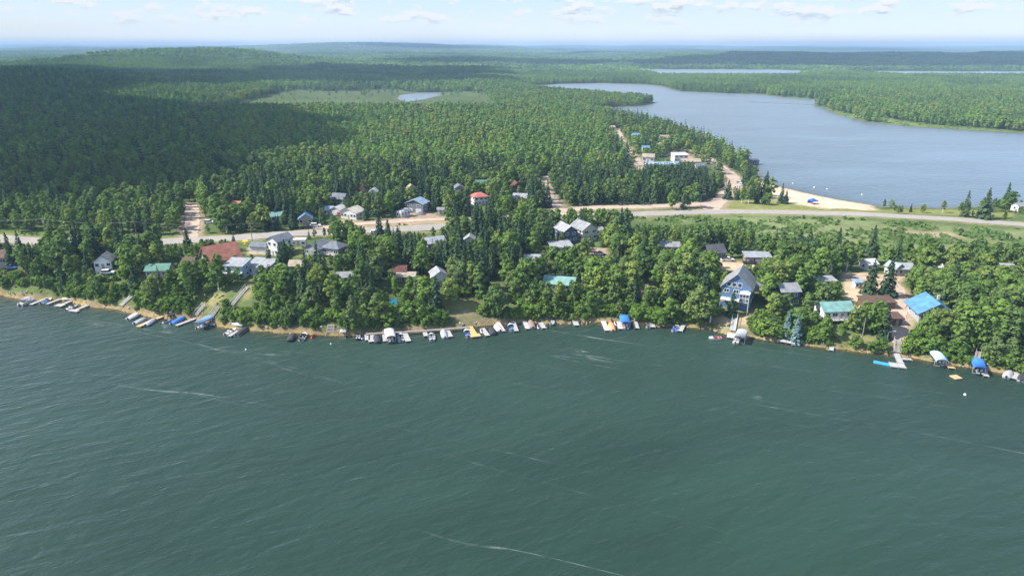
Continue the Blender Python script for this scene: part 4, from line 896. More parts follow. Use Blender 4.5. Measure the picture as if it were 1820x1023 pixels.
B_((259, 579), (277, 567), 'silver white boat with pale cover right of the orange dock', cover='grey', hull=ALU)
jetski(296, 571, 50, 'white jet ski left of the blue covered boat')
lift((303, 562), (309, 556), 'small black covered lift at the shore left of blue covered boat', 'black', 3.2, 2.0, 1.5, rise=.2, skirt=.6)
B_((305, 576), (330, 563), 'boat under a bright blue cover on the left shore', cover='blue', phrase='blue covered boat')
lift((351, 580), (373, 569), 'boat lift with long steel blue canopy on the left shore', 'steel', 7.0, phrase='steel blue boat lift'); B_((352, 583), (372, 574), 'white boat hanging under the steel blue canopy', L=5.6)
B_((402, 594), (418, 585), 'white boat with grey interior left of short white dock', L=5.2)
B_((419, 597), (441, 582), 'white hulled boat under black cover right of short white dock', cover='black')
B_((430, 578), (415, 577), 'pale upturned rowing boat on shore above the short white dock', cover='white', L=4.2, B=1.5, z0=.6, name='rowing_boat')
B_((515, 606), (522, 594), 'black covered boat, left one of a pair at the wooded point', HULLD, cover='black')
B_((535, 605), (543, 592), 'white boat with dark interior, right one of the pair at the point', seat=MOTOR)
jetski(558, 597, 70, 'red and white jet ski right of the pair at the wooded point', HULLR)
lift((608, 596), (612, 586), 'small grey jet ski lift at the foot of the wooded bank', 'grey', 3.0, 2.2, 1.8, rise=.2, skirt=.3)
B_((636, 603), (638, 594), 'dark inflatable boat left of the long boardwalk', HULLD, L=4.2, B=1.9, name='inflatable_boat'); jetski(646, 599, 80, 'grey jet ski at the left end of the boardwalk', ALU)
B_((672, 609), (668, 596), 'black covered boat on the left part of boardwalk', HULLD, cover='black')
lift((695, 604), (692, 592), 'boat lift with cream white canopy on the boardwalk', 'white', 6.6, 3.2, phrase='white canopied lift'); B_((696, 609), (693, 597), 'dark boat under the cream white canopy', HULLD, L=5.6)
B_((713, 607), (711, 593), 'white boat with grey cockpit right of the white canopied lift', seat=CANV['grey'])
B_((768, 605), (766, 593), 'small white uncovered boat anchored off the right half of boardwalk', L=5.4)
B_((791, 601), (787, 586), 'boat under grey purple tarp below the small lawn', cover='grey')
B_((833, 599), (828, 586), 'white boat with blue seat left of the orange sand bank dock', seat=HULLB)
jetski(856, 588, 100, 'white jet ski right of the orange sand bank dock')
B_((878, 595), (872, 583), 'black covered boat right of the sand bank', HULLD, cover='black', L=5.2)
B_((888, 588), (881, 579), 'boat under white cover left of the slanting pinkish dock', cover='white', L=5.4)
B_((911, 588), (906, 576), 'white boat with blue cockpit left of a white dock in mid shore', seat=HULLB)
B_((947, 583), (942, 570), 'white boat with dark cover on its bow right of grey dock', cover='brown')
jetski(957, 580, 90, 'grey jet ski left of the short white dock', ALU); jetski(970, 579, 90, 'white jet ski right of the short white dock')
B_((979, 578), (987, 567), 'dark narrow fishing boat pulled up on shore right of the jet skis', ALU, L=4.8, B=1.6, name='fishing_boat')
B_((1089, 588), (1085, 574), 'white boat under an orange cover in mid shore', cover='orange', phrase='orange covered boat')
jetski(1087, 570, 90, 'dark red jet ski behind the orange covered boat', HULLR); jetski(1094, 575, 95, 'white jet ski right of the orange covered boat'); jetski(1079, 575, 95, 'blue jet ski left of the orange covered boat', HULLB)
lift((1112, 579), (1109, 568), 'boat lift with bright blue canopy in mid shore', 'blue', 6.6, 3.2, phrase='bright blue boat lift'); B_((1113, 584), (1110, 573), 'white boat under the bright blue canopy in mid shore', L=5.6)
B_((1152, 582), (1152, 573), 'small white boat with brown interior left of a pale dock', L=4.8, B=2.0, seat=CANV['brown'])
B_((1198, 589), (1204, 579), 'blue and white runabout left of tan dock below big trees', HULLW, seat=HULLB, L=5.2)
B_((1280, 601), (1262, 601), 'white boat with red stern moored alone off the blue house', L=4.2, B=2.0, seat=HULLR, phrase='lone moored boat')
lift((1313, 607), (1320, 592), 'boat lift with grey canopy below the tall blue house', 'grey', 6.8, 3.4, phrase='grey boat lift'); B_((1307, 610), (1313, 598), 'white boat beside the grey canopied lift')
B_((1309, 577), (1320, 574), 'small red boat on the beach of the tall blue house', HULLR, seat=HULLR, L=3.8, B=1.6, z0=.8, name='rowing_boat')
lift((1673, 646), (1662, 632), 'boat lift with pale blue and white canopy on the right', 'lightblue', 7.0, 3.2, phrase='pale blue boat lift'); B_((1677, 650), (1667, 639), 'dark boat under the pale blue canopy', HULLD, L=5.6)
lift((1741, 660), (1736, 646), 'boat lift with bright blue canopy near the right edge', 'blue', 7.0, 3.3, phrase='blue lift near the right edge'); B_((1742, 666), (1738, 652), 'dark boat under the blue canopy near the right edge', HULLD, L=5.6)
B_((1788, 671), (1796, 660), 'boat with violet grey cover left of the dock at the right edge', cover='grey')
B_((1814, 677), (1823, 664), 'white boat with black cover at the right edge', cover='black')
B_((1140, 193), (1146, 193), 'white boat far out on the far lake by the peninsula', L=7, phrase=None)

def float_box(x0, y0, x1, y1, m, label, name, cat, w, l, yaw=0, h=.35):
    x, y = flat((x0 + x1) / 2, (y0 + y1) / 2, .2); r = empty(name, (x, y, 0), math.radians(yaw)); tag(r, label, cat)
    n = 3
    for i in range(n): k = MB(); k.box((-l / 2 + (i + .5) * l / n, 0, h - .1), (l / n - .03, w, .22)); k.build('panel', m, r)
    for sy in (-1, 1): k = MB(); k.tube([(-l / 2 + .1, sy * w * .35, .02), (l / 2 - .1, sy * w * .35, .02)], .18, 8); k.build('float', MOTOR, r)
float_box(1693, 665, 1705, 675, WOODT, 'square tan wooden swim raft floating off the right shore', 'swim_raft', 'raft', 2.3, 2.4, 12)
float_box(1557, 640, 1581, 650, mat('mat_blue', (.05, .32, .70), .5), 'bright blue floating mat left of the wide white platform', 'floating_mat', 'mat', 1.7, 5, -32, .2)
BUOY = mat('buoy_white', (.8, .8, .8), .4)
def buoy(px, py, label, s=.35):
    x, y = flat(px, py, .1); r = empty('buoy', (x, y, 0)); tag(r, label, 'buoy'); k = MB()
    for i in range(6):
        a = -PI / 2 + PI * i / 5
        for j in range(10): k.v.append((s * math.cos(a) * math.cos(j * PI / 5), s * math.cos(a) * math.sin(j * PI / 5), .15 + s * math.sin(a)))
    for i in range(5):
        for j in range(10): k.f.append((i * 10 + j, i * 10 + (j + 1) % 10, (i + 1) * 10 + (j + 1) % 10, (i + 1) * 10 + j)); k.mi.append(0)
    k.build('ball', BUOY, r, True); k = MB(); k.tube([(0, 0, .1 + s), (0, 0, .35 + s)], .05, 6); k.build('eye', STEEL, r)
buoy(1715, 701, 'white mooring buoy off the right shore below the swim raft')
buoy(437, 621, 'tiny white buoy off the short white dock', .25); buoy(588, 611, 'tiny white buoy off the wooded point', .25)
for i, (px, py) in enumerate([(1409, 326), (1447, 333), (1532, 346), (1470, 336)]): buoy(px, py, 'white swim buoy off the sandy beach, %s from the left' % ['first', 'second', 'last', 'third'][i], .45)

# beach canopy, gravel heap, playset, kayak
x, y, z = at(1444, 362); r = empty('beach_canopy', (x, y, z), .3); tag(r, 'bright blue square canopy tent standing on the sandy beach', 'tent')
for sx in (-1, 1):
    for sy in (-1, 1): k = MB(); k.bar((sx * 1.9, sy * 1.9, 0), (sx * 1.9, sy * 1.9, 2.2), .08); k.build('pole', STEEL, r)
k = MB(); k.add([(-2.1, -2.1, 2.1), (2.1, -2.1, 2.1), (2.1, 2.1, 2.1), (-2.1, 2.1, 2.1), (0, 0, 3.3), (-2.1, -2.1, 1.7), (2.1, -2.1, 1.7), (2.1, 2.1, 1.7), (-2.1, 2.1, 1.7)], [(0, 1, 4), (1, 2, 4), (2, 3, 4), (3, 0, 4), (5, 6, 1, 0), (6, 7, 2, 1), (7, 8, 3, 2), (8, 5, 0, 3)]); k.build('roof', mat('tent_blue', (.03, .09, .5), .7), r)
k = MB(); k.box((0, 2.0, 1.0), (4, .05, 1.6)); k.build('side_wall', MATS['tent_blue'], r)
KEEP.append((1430, 348, 1455, 364, 420))
x, y, z = at(748, 381); k = MB(); n = 14; hv = [(0, 0, 1.5)]
for ring, (rr, zz) in enumerate(((.7, 1.2), (1.7, .6), (2.7, -.2))):
    for j in range(n): q = 1 + .12 * random.uniform(-1, 1); hv.append((rr * q * 1.2 * math.cos(2 * PI * j / n), rr * q * math.sin(2 * PI * j / n), zz * (1 + .1 * random.uniform(-1, 1))))
hf = [(0, 1 + j, 1 + (j + 1) % n) for j in range(n)] + [(1 + a * n + j, 1 + (a + 1) * n + j, 1 + (a + 1) * n + (j + 1) % n, 1 + a * n + (j + 1) % n) for a in range(2) for j in range(n)]
k.add(hv, hf); o = k.build('gravel_heap', mat('gravel_dark', (.13, .12, .12), .95, var=.3, scale=4)); o.location = (x, y, z); tag(o, 'dark heap of gravel in the yard of the light blue roofed house', 'gravel heap')
x, y, z = at(437, 438); r = empty('playset', (x, y, z), .4); tag(r, 'small yellow playset with slide left of the low white garage', 'playset'); YEL = mat('play_yellow', (.75, .5, .03), .5)
for s in (-1, 1):
    for t in (-1, 1): k = MB(); k.bar((s * .8, t * .7, 0), (s * .8, t * .7, 2.4), .14); k.build('post', YEL, r)
k = MB(); k.box((0, 0, 1.3), (1.7, 1.5, .12)); k.build('platform', YEL, r); k = MB(); k.bar((.8, 0, 1.3), (3.0, 0, .1), .7, .08); k.build('slide', YEL, r); k = MB(); k.add([(-1, -.9, 2.3), (1, -.9, 2.3), (1, .9, 2.3), (-1, .9, 2.3), (-1, 0, 3), (1, 0, 3)], [(0, 1, 5, 4), (2, 3, 4, 5), (0, 4, 3), (1, 2, 5)]); k.build('roof', YEL, r)
KEEP.append((430, 424, 445, 440, 290))
x, y, z = at(699, 540); r = empty('tent', (x, y, z), .2); tag(r, 'small teal tent in the trees above the boardwalk', 'tent'); k = MB(); k.add([(-1.5, -1.2, 0), (1.5, -1.2, 0), (1.5, 1.2, 0), (-1.5, 1.2, 0), (-1.2, 0, 2), (1.2, 0, 2)], [(0, 1, 5, 4), (2, 3, 4, 5), (3, 0, 4), (1, 2, 5)]); k.build('canvas', mat('tent_teal', (.02, .22, .30), .7), r); k = MB(); k.add([(-.4, -1.0, 0.05), (.4, -1.0, 0.05), (0, -.55, 1.2)], [(0, 1, 2)]); k.v = [(a, b - .12, c) for a, b, c in k.v]; k.build('flap', MATS['canvas_black'], r); KEEP.append((693, 526, 706, 540, 240))

# ------------------------------------------------------------------ poles, wires, lamps
POLE = mat('pole_wood', (.22, .18, .14), .9)
def pole(px, py, h, label, arm=True, box=False):
    x, y, z = at(px, py); r = empty('utility_pole', (x, y, z), .1); tag(r, label, 'utility pole'); k = MB(); k.tube([(0, 0, -.5), (0, 0, h)], [.17, .11], 8); k.build('post', POLE, r)
    if arm:
        k = MB(); k.bar((-1.1, 0, h - .5), (1.1, 0, h - .5), .12, .14); c = k.build('crossarm', POLE, r)
        for s in (-1, 0, 1): k = MB(); k.tube([(s, 0, h - .43), (s, 0, h - .15)], .06, 6); k.build('insulator', STEEL, c)
    if box: k = MB(); k.tube([(.35, -.1, h - 2), (.35, -.1, h - 1)], .28, 9); k.build('transformer', STEEL, r)
    a, b_, dep = proj(x, y, z); KEEP.append((a - 2, b_ - h * .92 * FPX / dep, a + 2, b_ - h * .4 * FPX / dep, dep)); return Vector((x, y, z + h - .2))
pa = pole(-60, 424, 10, 'wooden utility pole farthest left, beyond the picture edge'); p0 = pole(84, 428, 10, 'wooden utility pole with transformer at the left end of the highway', True, True)
p1 = pole(246, 436, 10.5, 'tall wooden utility pole with crossarm left of the gravel track'); p2 = pole(449, 432, 9, 'wooden utility pole on the highway right of the gravel track'); 
p3 = pole(1290, 338, 8, 'wooden utility pole beside the beach road'); p4 = pole(1268, 300, 9, 'pale utility pole in front of the far lakeside spruces', False); p5 = pole(1186, 277, 8, 'utility pole in the far village beside the yard', True)
pole(1530, 612, 9, 'thin wooden pole on the dry lawn at the right', False); pole(1110, 470, 9, 'wooden utility pole in the trees right of the cream house')
k = MB()
for A, B2 in ((pa, p0), (p0, p1), (p1, p2)):
    for s in (-1, 0, 1):
        pts = [A.lerp(B2, i / 10) + Vector((s, 0, -1.3 * (1 - (2 * i / 10 - 1) ** 2))) for i in range(11)]; k.tube(pts, .022, 4, cap=False)
tag(k.build('power_line', mat('wire', (.08, .08, .08), .6)), 'three thin power wires strung between the poles on the left', 'wire')
def lamp(px, py, h, label):
    x, y, z = at(px, py); r = empty('street_lamp', (x, y, z)); tag(r, label, 'street lamp'); k = MB(); k.tube([(0, 0, -.3), (0, 0, h)], [.1, .06], 8); k.build('post', STEEL, r)
    k = MB(); k.tube([(0, 0, h), (.5, 0, h + .35), (1.6, 0, h + .5)], .05, 6); k.build('arm', STEEL, r); k = MB(); k.box((1.9, 0, h + .46), (.7, .3, .16)); k.build('lamp_head', HULLW, r)
lamp(1245, 368, 7, 'street lamp at the junction of highway and beach road'); lamp(1574, 617, 5, 'slim lamp post beside the long grey stairs')
# piles and a bench seat by the water
for i, px in enumerate((1034, 1042)):
    x, y = flat(px, 577, 0); k = MB(); k.tube([(0, 0, -1.5), (.08, .05, 1.2)], [.16, .13], 8); o = k.build('mooring_pile', WOODT); o.location = (x, y, 0); tag(o, 'wooden mooring pile in mid shore, %s of two' % ('left' if i == 0 else 'right'), 'pile', 'piles in mid shore')
# ------------------------------------------------------------------ plants: prototypes
def quads_mesh(name, C, Nn, S, material, extra=None):
    """leaf sprays: one quad for each centre C, facing Nn, size S"""
    n = len(C); Nn = Nn / (np.linalg.norm(Nn, axis=1)[:, None] + 1e-9)
    t = np.cross(Nn, rng.standard_normal((n, 3))); t /= np.linalg.norm(t, axis=1)[:, None] + 1e-9; b = np.cross(Nn, t)
    S = S[:, None]; asp = (.6 + .5 * rng.random(n))[:, None]
    V = np.stack([C - t * S - b * S * asp * .5, C + t * S * .5 - b * S * asp, C + t * S + b * S * asp * .6, C - t * S * .5 + b * S * asp], 1).reshape(-1, 3)
    F = np.arange(n * 4).reshape(n, 4)
    v = [tuple(p) for p in V]; f = [tuple(int(i) for i in q) for q in F]; mi = [0] * n
    mats = [material]
    if extra is not None:
        o = len(v); v += extra.v; f += [tuple(i + o for i in q) for q in extra.f]; mi += [1] * len(extra.f); mats.append(extra_mat[0])
    me = bpy.data.meshes.new(name); me.from_pydata(v, [], f)
    for m in mats: me.materials.append(m)
    me.polygons.foreach_set('material_index', mi); me.update(); return me
extra_mat = [BARK]
def broad_points(h, r, nclump, nleaf, leaf, base=.28, slim=1.0):
    """unit crown: clumps spread through an uneven egg"""
    Cs, Ns, Ss = [], [], []
    for i in range(nclump):
        t = (i + rng.random()) / nclump; zz = h * (base + (1 - base) * t * .92)
        prof = math.sin(PI * min(1, (t * .86 + .14))) ** .6
        a = i * 2.4 + rng.random() * 1.2; rr = r * prof * (.25 + .5 * rng.random()) * slim
        c = np.array([rr * math.cos(a), rr * math.sin(a), zz]); cr = r * (.28 + .24 * rng.random()) * (.6 + .45 * prof)
        d = rng.standard_normal((nleaf, 3)); d /= np.linalg.norm(d, axis=1)[:, None]; d[:, 2] = np.where(d[:, 2] < -.35, -d[:, 2] * .6, d[:, 2])
        rad = cr * (.5 + .62 * rng.random(nleaf) ** .7)[:, None]
        P = c + d * rad * np.array([1, 1, .85]); Cs.append(P); Ns.append(d + .42 * rng.standard_normal((nleaf, 3)) + np.array([0, 0, .25])); Ss.append(leaf * (.7 + .6 * rng.random(nleaf)))
    return np.concatenate(Cs), np.concatenate(Ns), np.concatenate(Ss)
def spruce_points(h, r, tiers, per):
    Cs, Ns, Ss = [], [], []
    for i in range(tiers):
        t = i / (tiers - 1); zz = h * (.06 + .93 * t); rr = r * (1 - t) ** .85 * (.85 + .3 * rng.random()) + .12
        m = max(4, int(per * (1 - .72 * t))); a = rng.random() * 6 + np.arange(m) * 2 * PI / m + .35 * rng.standard_normal(m)
        for fr in (.35, .72, 1.0):
            q = rr * fr * (.82 + .3 * rng.random(m))
            P = np.stack([q * np.cos(a), q * np.sin(a), zz - .30 * q + .12 * rng.standard_normal(m)], 1)
            Cs.append(P); Ns.append(np.stack([np.cos(a) * .75, np.sin(a) * .75, np.full(m, .75)], 1) + .35 * rng.standard_normal((m, 3))); Ss.append(np.full(m, (.20 + .16 * rr) * (.8 if fr < .5 else 1)) * (.8 + .4 * rng.random(m)))
    Cs.append(np.array([[0, 0, h * 1.0], [0, 0, h * .97]])); Ns.append(np.array([[1., 0, .2], [0, 1., .2]])); Ss.append(np.array([.16, .2]))
    return np.concatenate(Cs), np.concatenate(Ns), np.concatenate(Ss)
def trunk_mb(h, r0, limbs=0, spread=1.5, top=.8):
    k = MB(); w = .25 * h / 12
    k.tube([(0, 0, -.6), (w * .3, 0, h * .3), (-w * .3, w * .4, h * .6), (0, 0, h * top)], [r0, r0 * .8, r0 * .5, r0 * .15], 7)
    for i in range(limbs):
        a = i * 2.4; z = h * (.3 + .4 * i / max(1, limbs)); k.tube([(0, 0, z), (spread * .5 * math.cos(a), spread * .5 * math.sin(a), z + h * .08), (spread * math.cos(a), spread * math.sin(a), z + h * .17)], [r0 * .4, r0 * .25, r0 * .08], 5, cap=False)
    return k
# all prototypes are 10 m tall and scaled when planted
PROTO = {'broad': [], 'spruce': [], 'shrub': []}
for i, (r, nc_, nl, base, slim) in enumerate([(2.7, 20, 62, .22, 1.1), (2.2, 18, 62, .26, 1.0), (3.1, 24, 60, .2, 1.1), (1.9, 16, 62, .3, 1.0), (2.5, 20, 58, .16, 1.15), (2.9, 26, 52, .26, 1.1)]):
    PROTO['broad'].append((quads_mesh('crown', *broad_points(10, r, nc_, nl, .30, base, slim), LEAF), trunk_mb(10, .2, 5, r * .6).mesh('trunk', BIRCH if i in (1, 3) else BARK), r))
for i, (r, ti, pe) in enumerate([(1.9, 17, 15), (1.5, 19, 14), (2.2, 16, 16), (1.7, 15, 13)]):
    PROTO['spruce'].append((quads_mesh('crown', *spruce_points(10, r, ti, pe), NEEDLE), trunk_mb(10, .17, 0, top=.95).mesh('trunk', BARK), r))
for i, (r, nc_) in enumerate([(6.0, 10), (5.0, 8), (7.0, 12)]):
    PROTO['shrub'].append((quads_mesh('foliage', *broad_points(10, r, nc_, 60, .75, .12, 1.1), LEAF_SH), trunk_mb(10, .3, 3, r * .5, .5).mesh('stem', BARK), r))

FOOTA = np.array(FOOT); KEEPA = np.array(KEEP)
# stretches of road, lawn and bank that the photograph shows unobstructed
for (x0, y0, x1, y1) in [(0, 419, 74, 433), (300, 420, 348, 434), (350, 410, 575, 426), (722, 397, 764, 414), (1130, 374, 1820, 400), (1010, 362, 1290, 372), (330, 372, 350, 426), (963, 322, 985, 372), (440, 436, 480, 452), (790, 530, 850, 552), (800, 556, 900, 582), (1268, 564, 1332, 596), (1276, 470, 1300, 482), (1598, 500, 1606, 600), (1480, 598, 1580, 618), (1500, 486, 1600, 500), (1290, 300, 1312, 356), (1288, 305, 1310, 326), (1262, 290, 1290, 308), (1240, 276, 1266, 293), (1350, 325, 1560, 374), (1108, 262, 1140, 300), (640, 395, 790, 404), (880, 505, 915, 545), (372, 528, 395, 548), (1055, 442, 1078, 456)]:
    xx, yy, zz = at((x0 + x1) / 2, y1); KEEPA = np.vstack([KEEPA, [x0, y0, x1, y1, proj(xx, yy, zz)[2]]])

def allowed(x, y, z, h, r):
    """height the plant may have here (0: none)"""
    px, b, dep = proj(x, y, z); s = FPX / dep; hw = r * s * .8; top = b - h * .93 * s
    m = (KEEPA[:, 4] > dep - 1) & (px + hw > KEEPA[:, 0]) & (px - hw < KEEPA[:, 2]) & (top < KEEPA[:, 3]) & (b > KEEPA[:, 1])
    if not m.any(): return h
    lim = KEEPA[m][:, 3].max(); hh = (b - lim) / (.93 * s)
    return min(h, hh)
ZPATCH = [(k, P) for k, P, s in PATCH]
def open_ground(X, Y, margin=.6):
    bad = np.zeros(X.shape, bool)
    for k, P in ZPATCH:
        if k == 'marsh': continue
        bad |= poly_sd(X, Y, P) < margin
    for nm, (P, wd) in ROADS.items(): bad |= line_d(X, Y, P) < wd / 2 + (2.2 if nm == 'highway' else 1.2)
    for fx, fy, fr in FOOTA: bad |= (X - fx) ** 2 + (Y - fy) ** 2 < (fr + .6) ** 2
    return bad
def jitter_grid(x0, x1, y0, y1, s):
    X, Y = np.meshgrid(np.arange(x0, x1, s), np.arange(y0, y1, s * .92)); X = X + (np.arange(X.shape[0]) % 2)[:, None] * s / 2
    X = X + rng.uniform(-.42, .42, X.shape) * s; Y = Y + rng.uniform(-.42, .42, Y.shape) * s
    return X.ravel(), Y.ravel()

# ------------------------------------------------------------------ planting, near: y < 470 m
NEAR_Y = 470.0
X, Y = jitter_grid(-430, 430, 170, NEAR_Y, 5.1)
m = (np.abs(X) < .86 * Y + 20); X, Y = X[m], Y[m]
Zg = height(X, Y); d1 = (Y - shore_y(X)) * .95
m = (Zg > .25) & (d1 > 1.5) & ~open_ground(X, Y)
X, Y, Zg, d1 = X[m], Y[m], Zg[m], d1[m]
PX, PY, DEP = proj(X, Y, Zg)
HWY = np.array(ROADS['highway'][0]); north = Y > np.interp(X, HWY[:, 0], HWY[:, 1])
def spruce_prob(px, py, nth):
    if nth:
        if px < 330: return .05
        if 985 < px < 1292 and py > 296: return .78
        if px > 1292: return .6 if px < 1420 else .08
        if px < 980 and py > 306: return .46 if px > 380 else .2
        if px > 1100 and py < 300: return .5
        return .10
    if px > 1340: return .10
    if 990 < px < 1290 and py < 440: return .5
    if 690 < px < 940 and py < 512: return .68
    if 430 < px < 660 and py < 525: return .48
    if 1130 < px < 1340: return .14
    return .28 if px < 430 and py < 480 else .16
cand = []
for i in range(len(X)):
    px, py, nth = PX[i], PY[i], north[i]; cl = vnoise(np.array([X[i] / 16]), np.array([Y[i] / 16]))[0]
    sp = rng.random() < spruce_prob(px, py, nth) * (.45 + 1.1 * cl)
    if sp: h = rng.uniform(9.5, 16.5) if cl > .4 else rng.uniform(7, 13); pr = int(rng.integers(0, 4)); r = PROTO['spruce'][pr][2] * h / 10
    else:
        h = rng.uniform(8, 13.5); pr = int(rng.integers(0, 6))
        if nth and px > 1420 and py > 340:
            if rng.random() < .45: continue
            h = rng.uniform(2.2, 6)
        if nth and px < 340: h = rng.uniform(5.5, 11)
        if not nth and px > 1290 and py < 475: h = rng.uniform(6, 10)
        if not nth and px > 1340 and py > 500: h = rng.uniform(9.5, 15)
        if not nth and 960 < px and d1[i] < 45 and py > 500: h = rng.uniform(9.5, 14.5)
        if not nth and d1[i] < 9: h = rng.uniform(5, 10)
        r = PROTO['broad'][pr][2] * h / 10
    if not nth and px > 1100 and Y[i] > np.interp(X[i], HWY[:, 0], HWY[:, 1]) - 24: continue      # open verge before the highway
    a = allowed(X[i], Y[i], Zg[i], h, r)
    if a < h:
        if a < 3.6: continue
        r *= a / h * 1.1; h = a
        if h < 6 and sp and rng.random() < .5: sp = False; pr = int(rng.integers(0, 6))
    cand.append([X[i], Y[i], Zg[i], h, r / h, sp, pr, h / DEP[i], px, py])
# single trees that stand out in the photograph
def feature(px, py, h, sp, pr=None, wide=1.0):
    x, y, z = at(px, py); pr = pr if pr is not None else int(rng.integers(0, 4)); cand.append([x, y, z, h, PROTO['spruce' if sp else 'broad'][pr][2] / 10 * wide, sp, pr, 9.0 + h / y, px, py])
for px, py, h, sp in [(1545, 523, 13, 1), (1575, 527, 14.5, 1), (1570, 600, 11, 1), (1388, 361, 11.5, 1), (1396, 362, 8, 1), (1293, 354, 12, 1), (1318, 361, 9, 0), (1330, 362, 10, 0), (1345, 361, 9, 1), (1357, 363, 9.5, 1), (1362, 364, 7, 0), (878, 562, 11, 0), (802, 541, 10, 0), (1240, 578, 14, 0), (1262, 572, 12, 0), (1190, 572, 9, 0), (1300, 560, 9, 1),
                       (280, 447, 11, 1), (335, 446, 10, 1), (418, 446, 7, 1), (640, 440, 9, 0), (675, 424, 12, 1), (690, 420, 9, 1), (668, 500, 13, 1), (510, 480, 12, 1), (545, 500, 13, 1), (565, 478, 11, 1), (480, 478, 10, 1), (40, 462, 12, 1), (22, 470, 13, 1), (60, 470, 9, 1),
                       (1640, 378, 5, 0), (1675, 378, 7, 0), (1705, 379, 6, 0), (1745, 377, 8, 0), (1765, 376, 8, 0), (1795, 372, 11, 0), (1780, 376, 7, 0), (1590, 376, 4, 0), (1618, 377, 5, 1)]:
    feature(px, py, h, bool(sp))
cand.sort(key=lambda c: -c[7])
def plant(kind, name, part, pr, x, y, z, h, wide, label_bits, cat, group, alt=None):
    crown, stem, r = PROTO[kind][pr]; s = h / 10
    o = empty(name, (x, y, z), random.uniform(0, 6.28)); o.scale = (s * wide, s * wide, s)
    c = bpy.data.objects.new(part[0], crown); COL.objects.link(c); c.parent = o
    t = bpy.data.objects.new(part[1], stem); COL.objects.link(t); t.parent = o
    o['category'] = cat; o['group'] = group
    if alt:
        c.data = alt
    LABELS.append((o,) + label_bits); return o
LABELS = []; nb = ns = 0; LEFT = []
def shade_word(): return None
for (x, y, z, h, rr, sp, pr, _, px, py) in cand:
    if sp and ns < 300:
        ns += 1; o = plant('spruce', 'spruce_tree', ('crown', 'trunk'), pr, x, y, z, h, max(.75, min(1.3, rr * 10 / PROTO['spruce'][pr][2])), ('tall dark spruce' if h > 12.5 else ('dark spruce' if h > 8.5 else 'small dark spruce'), px, py), 'tree', 'spruces of the lakeside village')
    elif not sp and nb < 300:
        nb += 1; form = 'slim birch' if pr in (1, 3) else ('broad green tree' if pr in (2, 5) else 'leafy green tree')
        o = plant('broad', 'broadleaf_tree', ('crown', 'trunk'), pr, x, y, z, h, 1.15 * max(.75, min(1.4, rr * 10 / PROTO['broad'][pr][2])), (('tall ' if h > 11.5 else ('low ' if h < 6.5 else '')) + form, px, py), 'tree', 'broadleaf trees of the lakeside village')
    else: LEFT.append((x, y, z, h, 1.0, sp, pr))
# the blue spruces by the water
blue_crown = quads_mesh('crown', *spruce_points(10, 2.1, 17, 16), NEEDLE_B)
for (px, py, h, lab) in [(1414, 606, 9.5, 'silvery blue spruce at the water right of the grey shore deck'), (1398, 596, 8.5, 'bluish green spruce just left of the silvery blue spruce')]:
    x, y, z = at(px, py); o = plant('spruce', 'spruce_tree', ('crown', 'trunk'), 0, x, y, z, h, 1.0, (None, px, py), 'tree', 'spruces of the lakeside village', blue_crown if 'silvery' in lab else None); o['label'] = lab; LABELS.pop()
# shrubs along the bank
X, Y = jitter_grid(-220, 260, 165, 270, 1.35); d1 = (Y - shore_y(X)) * .95; Zg = height(X, Y); PX, PY, DEP = proj(X, Y, Zg)
m = (d1 > .15) & (d1 < 15) & (Zg > .0) & ~open_ground(X, Y, .2) & (PX > -40) & (PX < 1860) & (rng.random(len(X)) < np.where(d1 < 5, .85, .3))
nshr = 0; SHR = []
for i in np.where(m)[0]:
    h = rng.uniform(1.4, 3.8) if d1[i] > 2 else rng.uniform(.8, 2.4); pr = int(rng.integers(0, 3)); a = allowed(X[i], Y[i], Zg[i], h, h * .55)
    if a < h:
        if a < 1.0: continue
        h = a
    SHR.append((h / DEP[i], X[i], Y[i], Zg[i], h, pr, PX[i], PY[i]))
for px, py, h in [(1140, 566, 4.5), (1128, 567, 4), (1150, 568, 4), (1625, 612, 5), (1645, 625, 5.5), (1665, 626, 5), (1612, 625, 4), (1700, 630, 5), (1720, 622, 5), (1760, 640, 4.5), (1785, 648, 5), (1350, 590, 6), (1365, 596, 5), (1440, 600, 4), (1460, 605, 3.5), (1520, 617, 4), (1548, 625, 3), (1565, 622, 4), (960, 562, 5), (940, 560, 5), (690, 580, 5), (1175, 574, 5)]:
    x, y, z = at(px, py); SHR.append((9, x, y, z, h, random.randrange(3), px, py))
SHR.sort(key=lambda s: -s[0])
for (_, x, y, z, h, pr, px, py) in SHR[:300]:
    plant('shrub', 'shrub', ('foliage', 'stem'), pr, x, y, z, h, random.uniform(.85, 1.25), ('tall bright green shrub' if h > 3.2 else ('bright green shrub' if h > 2.2 else 'small green shrub'), px, py), 'shrub', 'shrubs along the lake bank')

# labels: each plant is told by its look and by the nearest thing one can find
LM = LANDMARKS; book = {}
for (o, look, px, py) in LABELS:
    k = min(range(len(LM)), key=lambda i: (LM[i][0] - px) ** 2 + (1.6 * (LM[i][1] - py)) ** 2); lx, ly, ph = LM[k]; dx, dy = px - lx, (py - ly) * 1.8
    rel = ('right of' if dx > 0 else 'left of') if abs(dx) > abs(dy) else ('in front of' if dy > 0 else 'behind')
    book.setdefault((look, rel, ph), []).append((math.hypot(dx, dy), o))
for (look, rel, ph), L_ in book.items():
    L_.sort(key=lambda t: t[0])
    for i, (_, o) in enumerate(L_):
        o['label'] = '%s %s the %s' % (look, rel, ph) if len(L_) == 1 else '%s %s the %s, %s' % (look, rel, ph, 'nearest' if i == 0 else '%s nearest' % (NUMW[i] if i < len(NUMW) else 'far'))

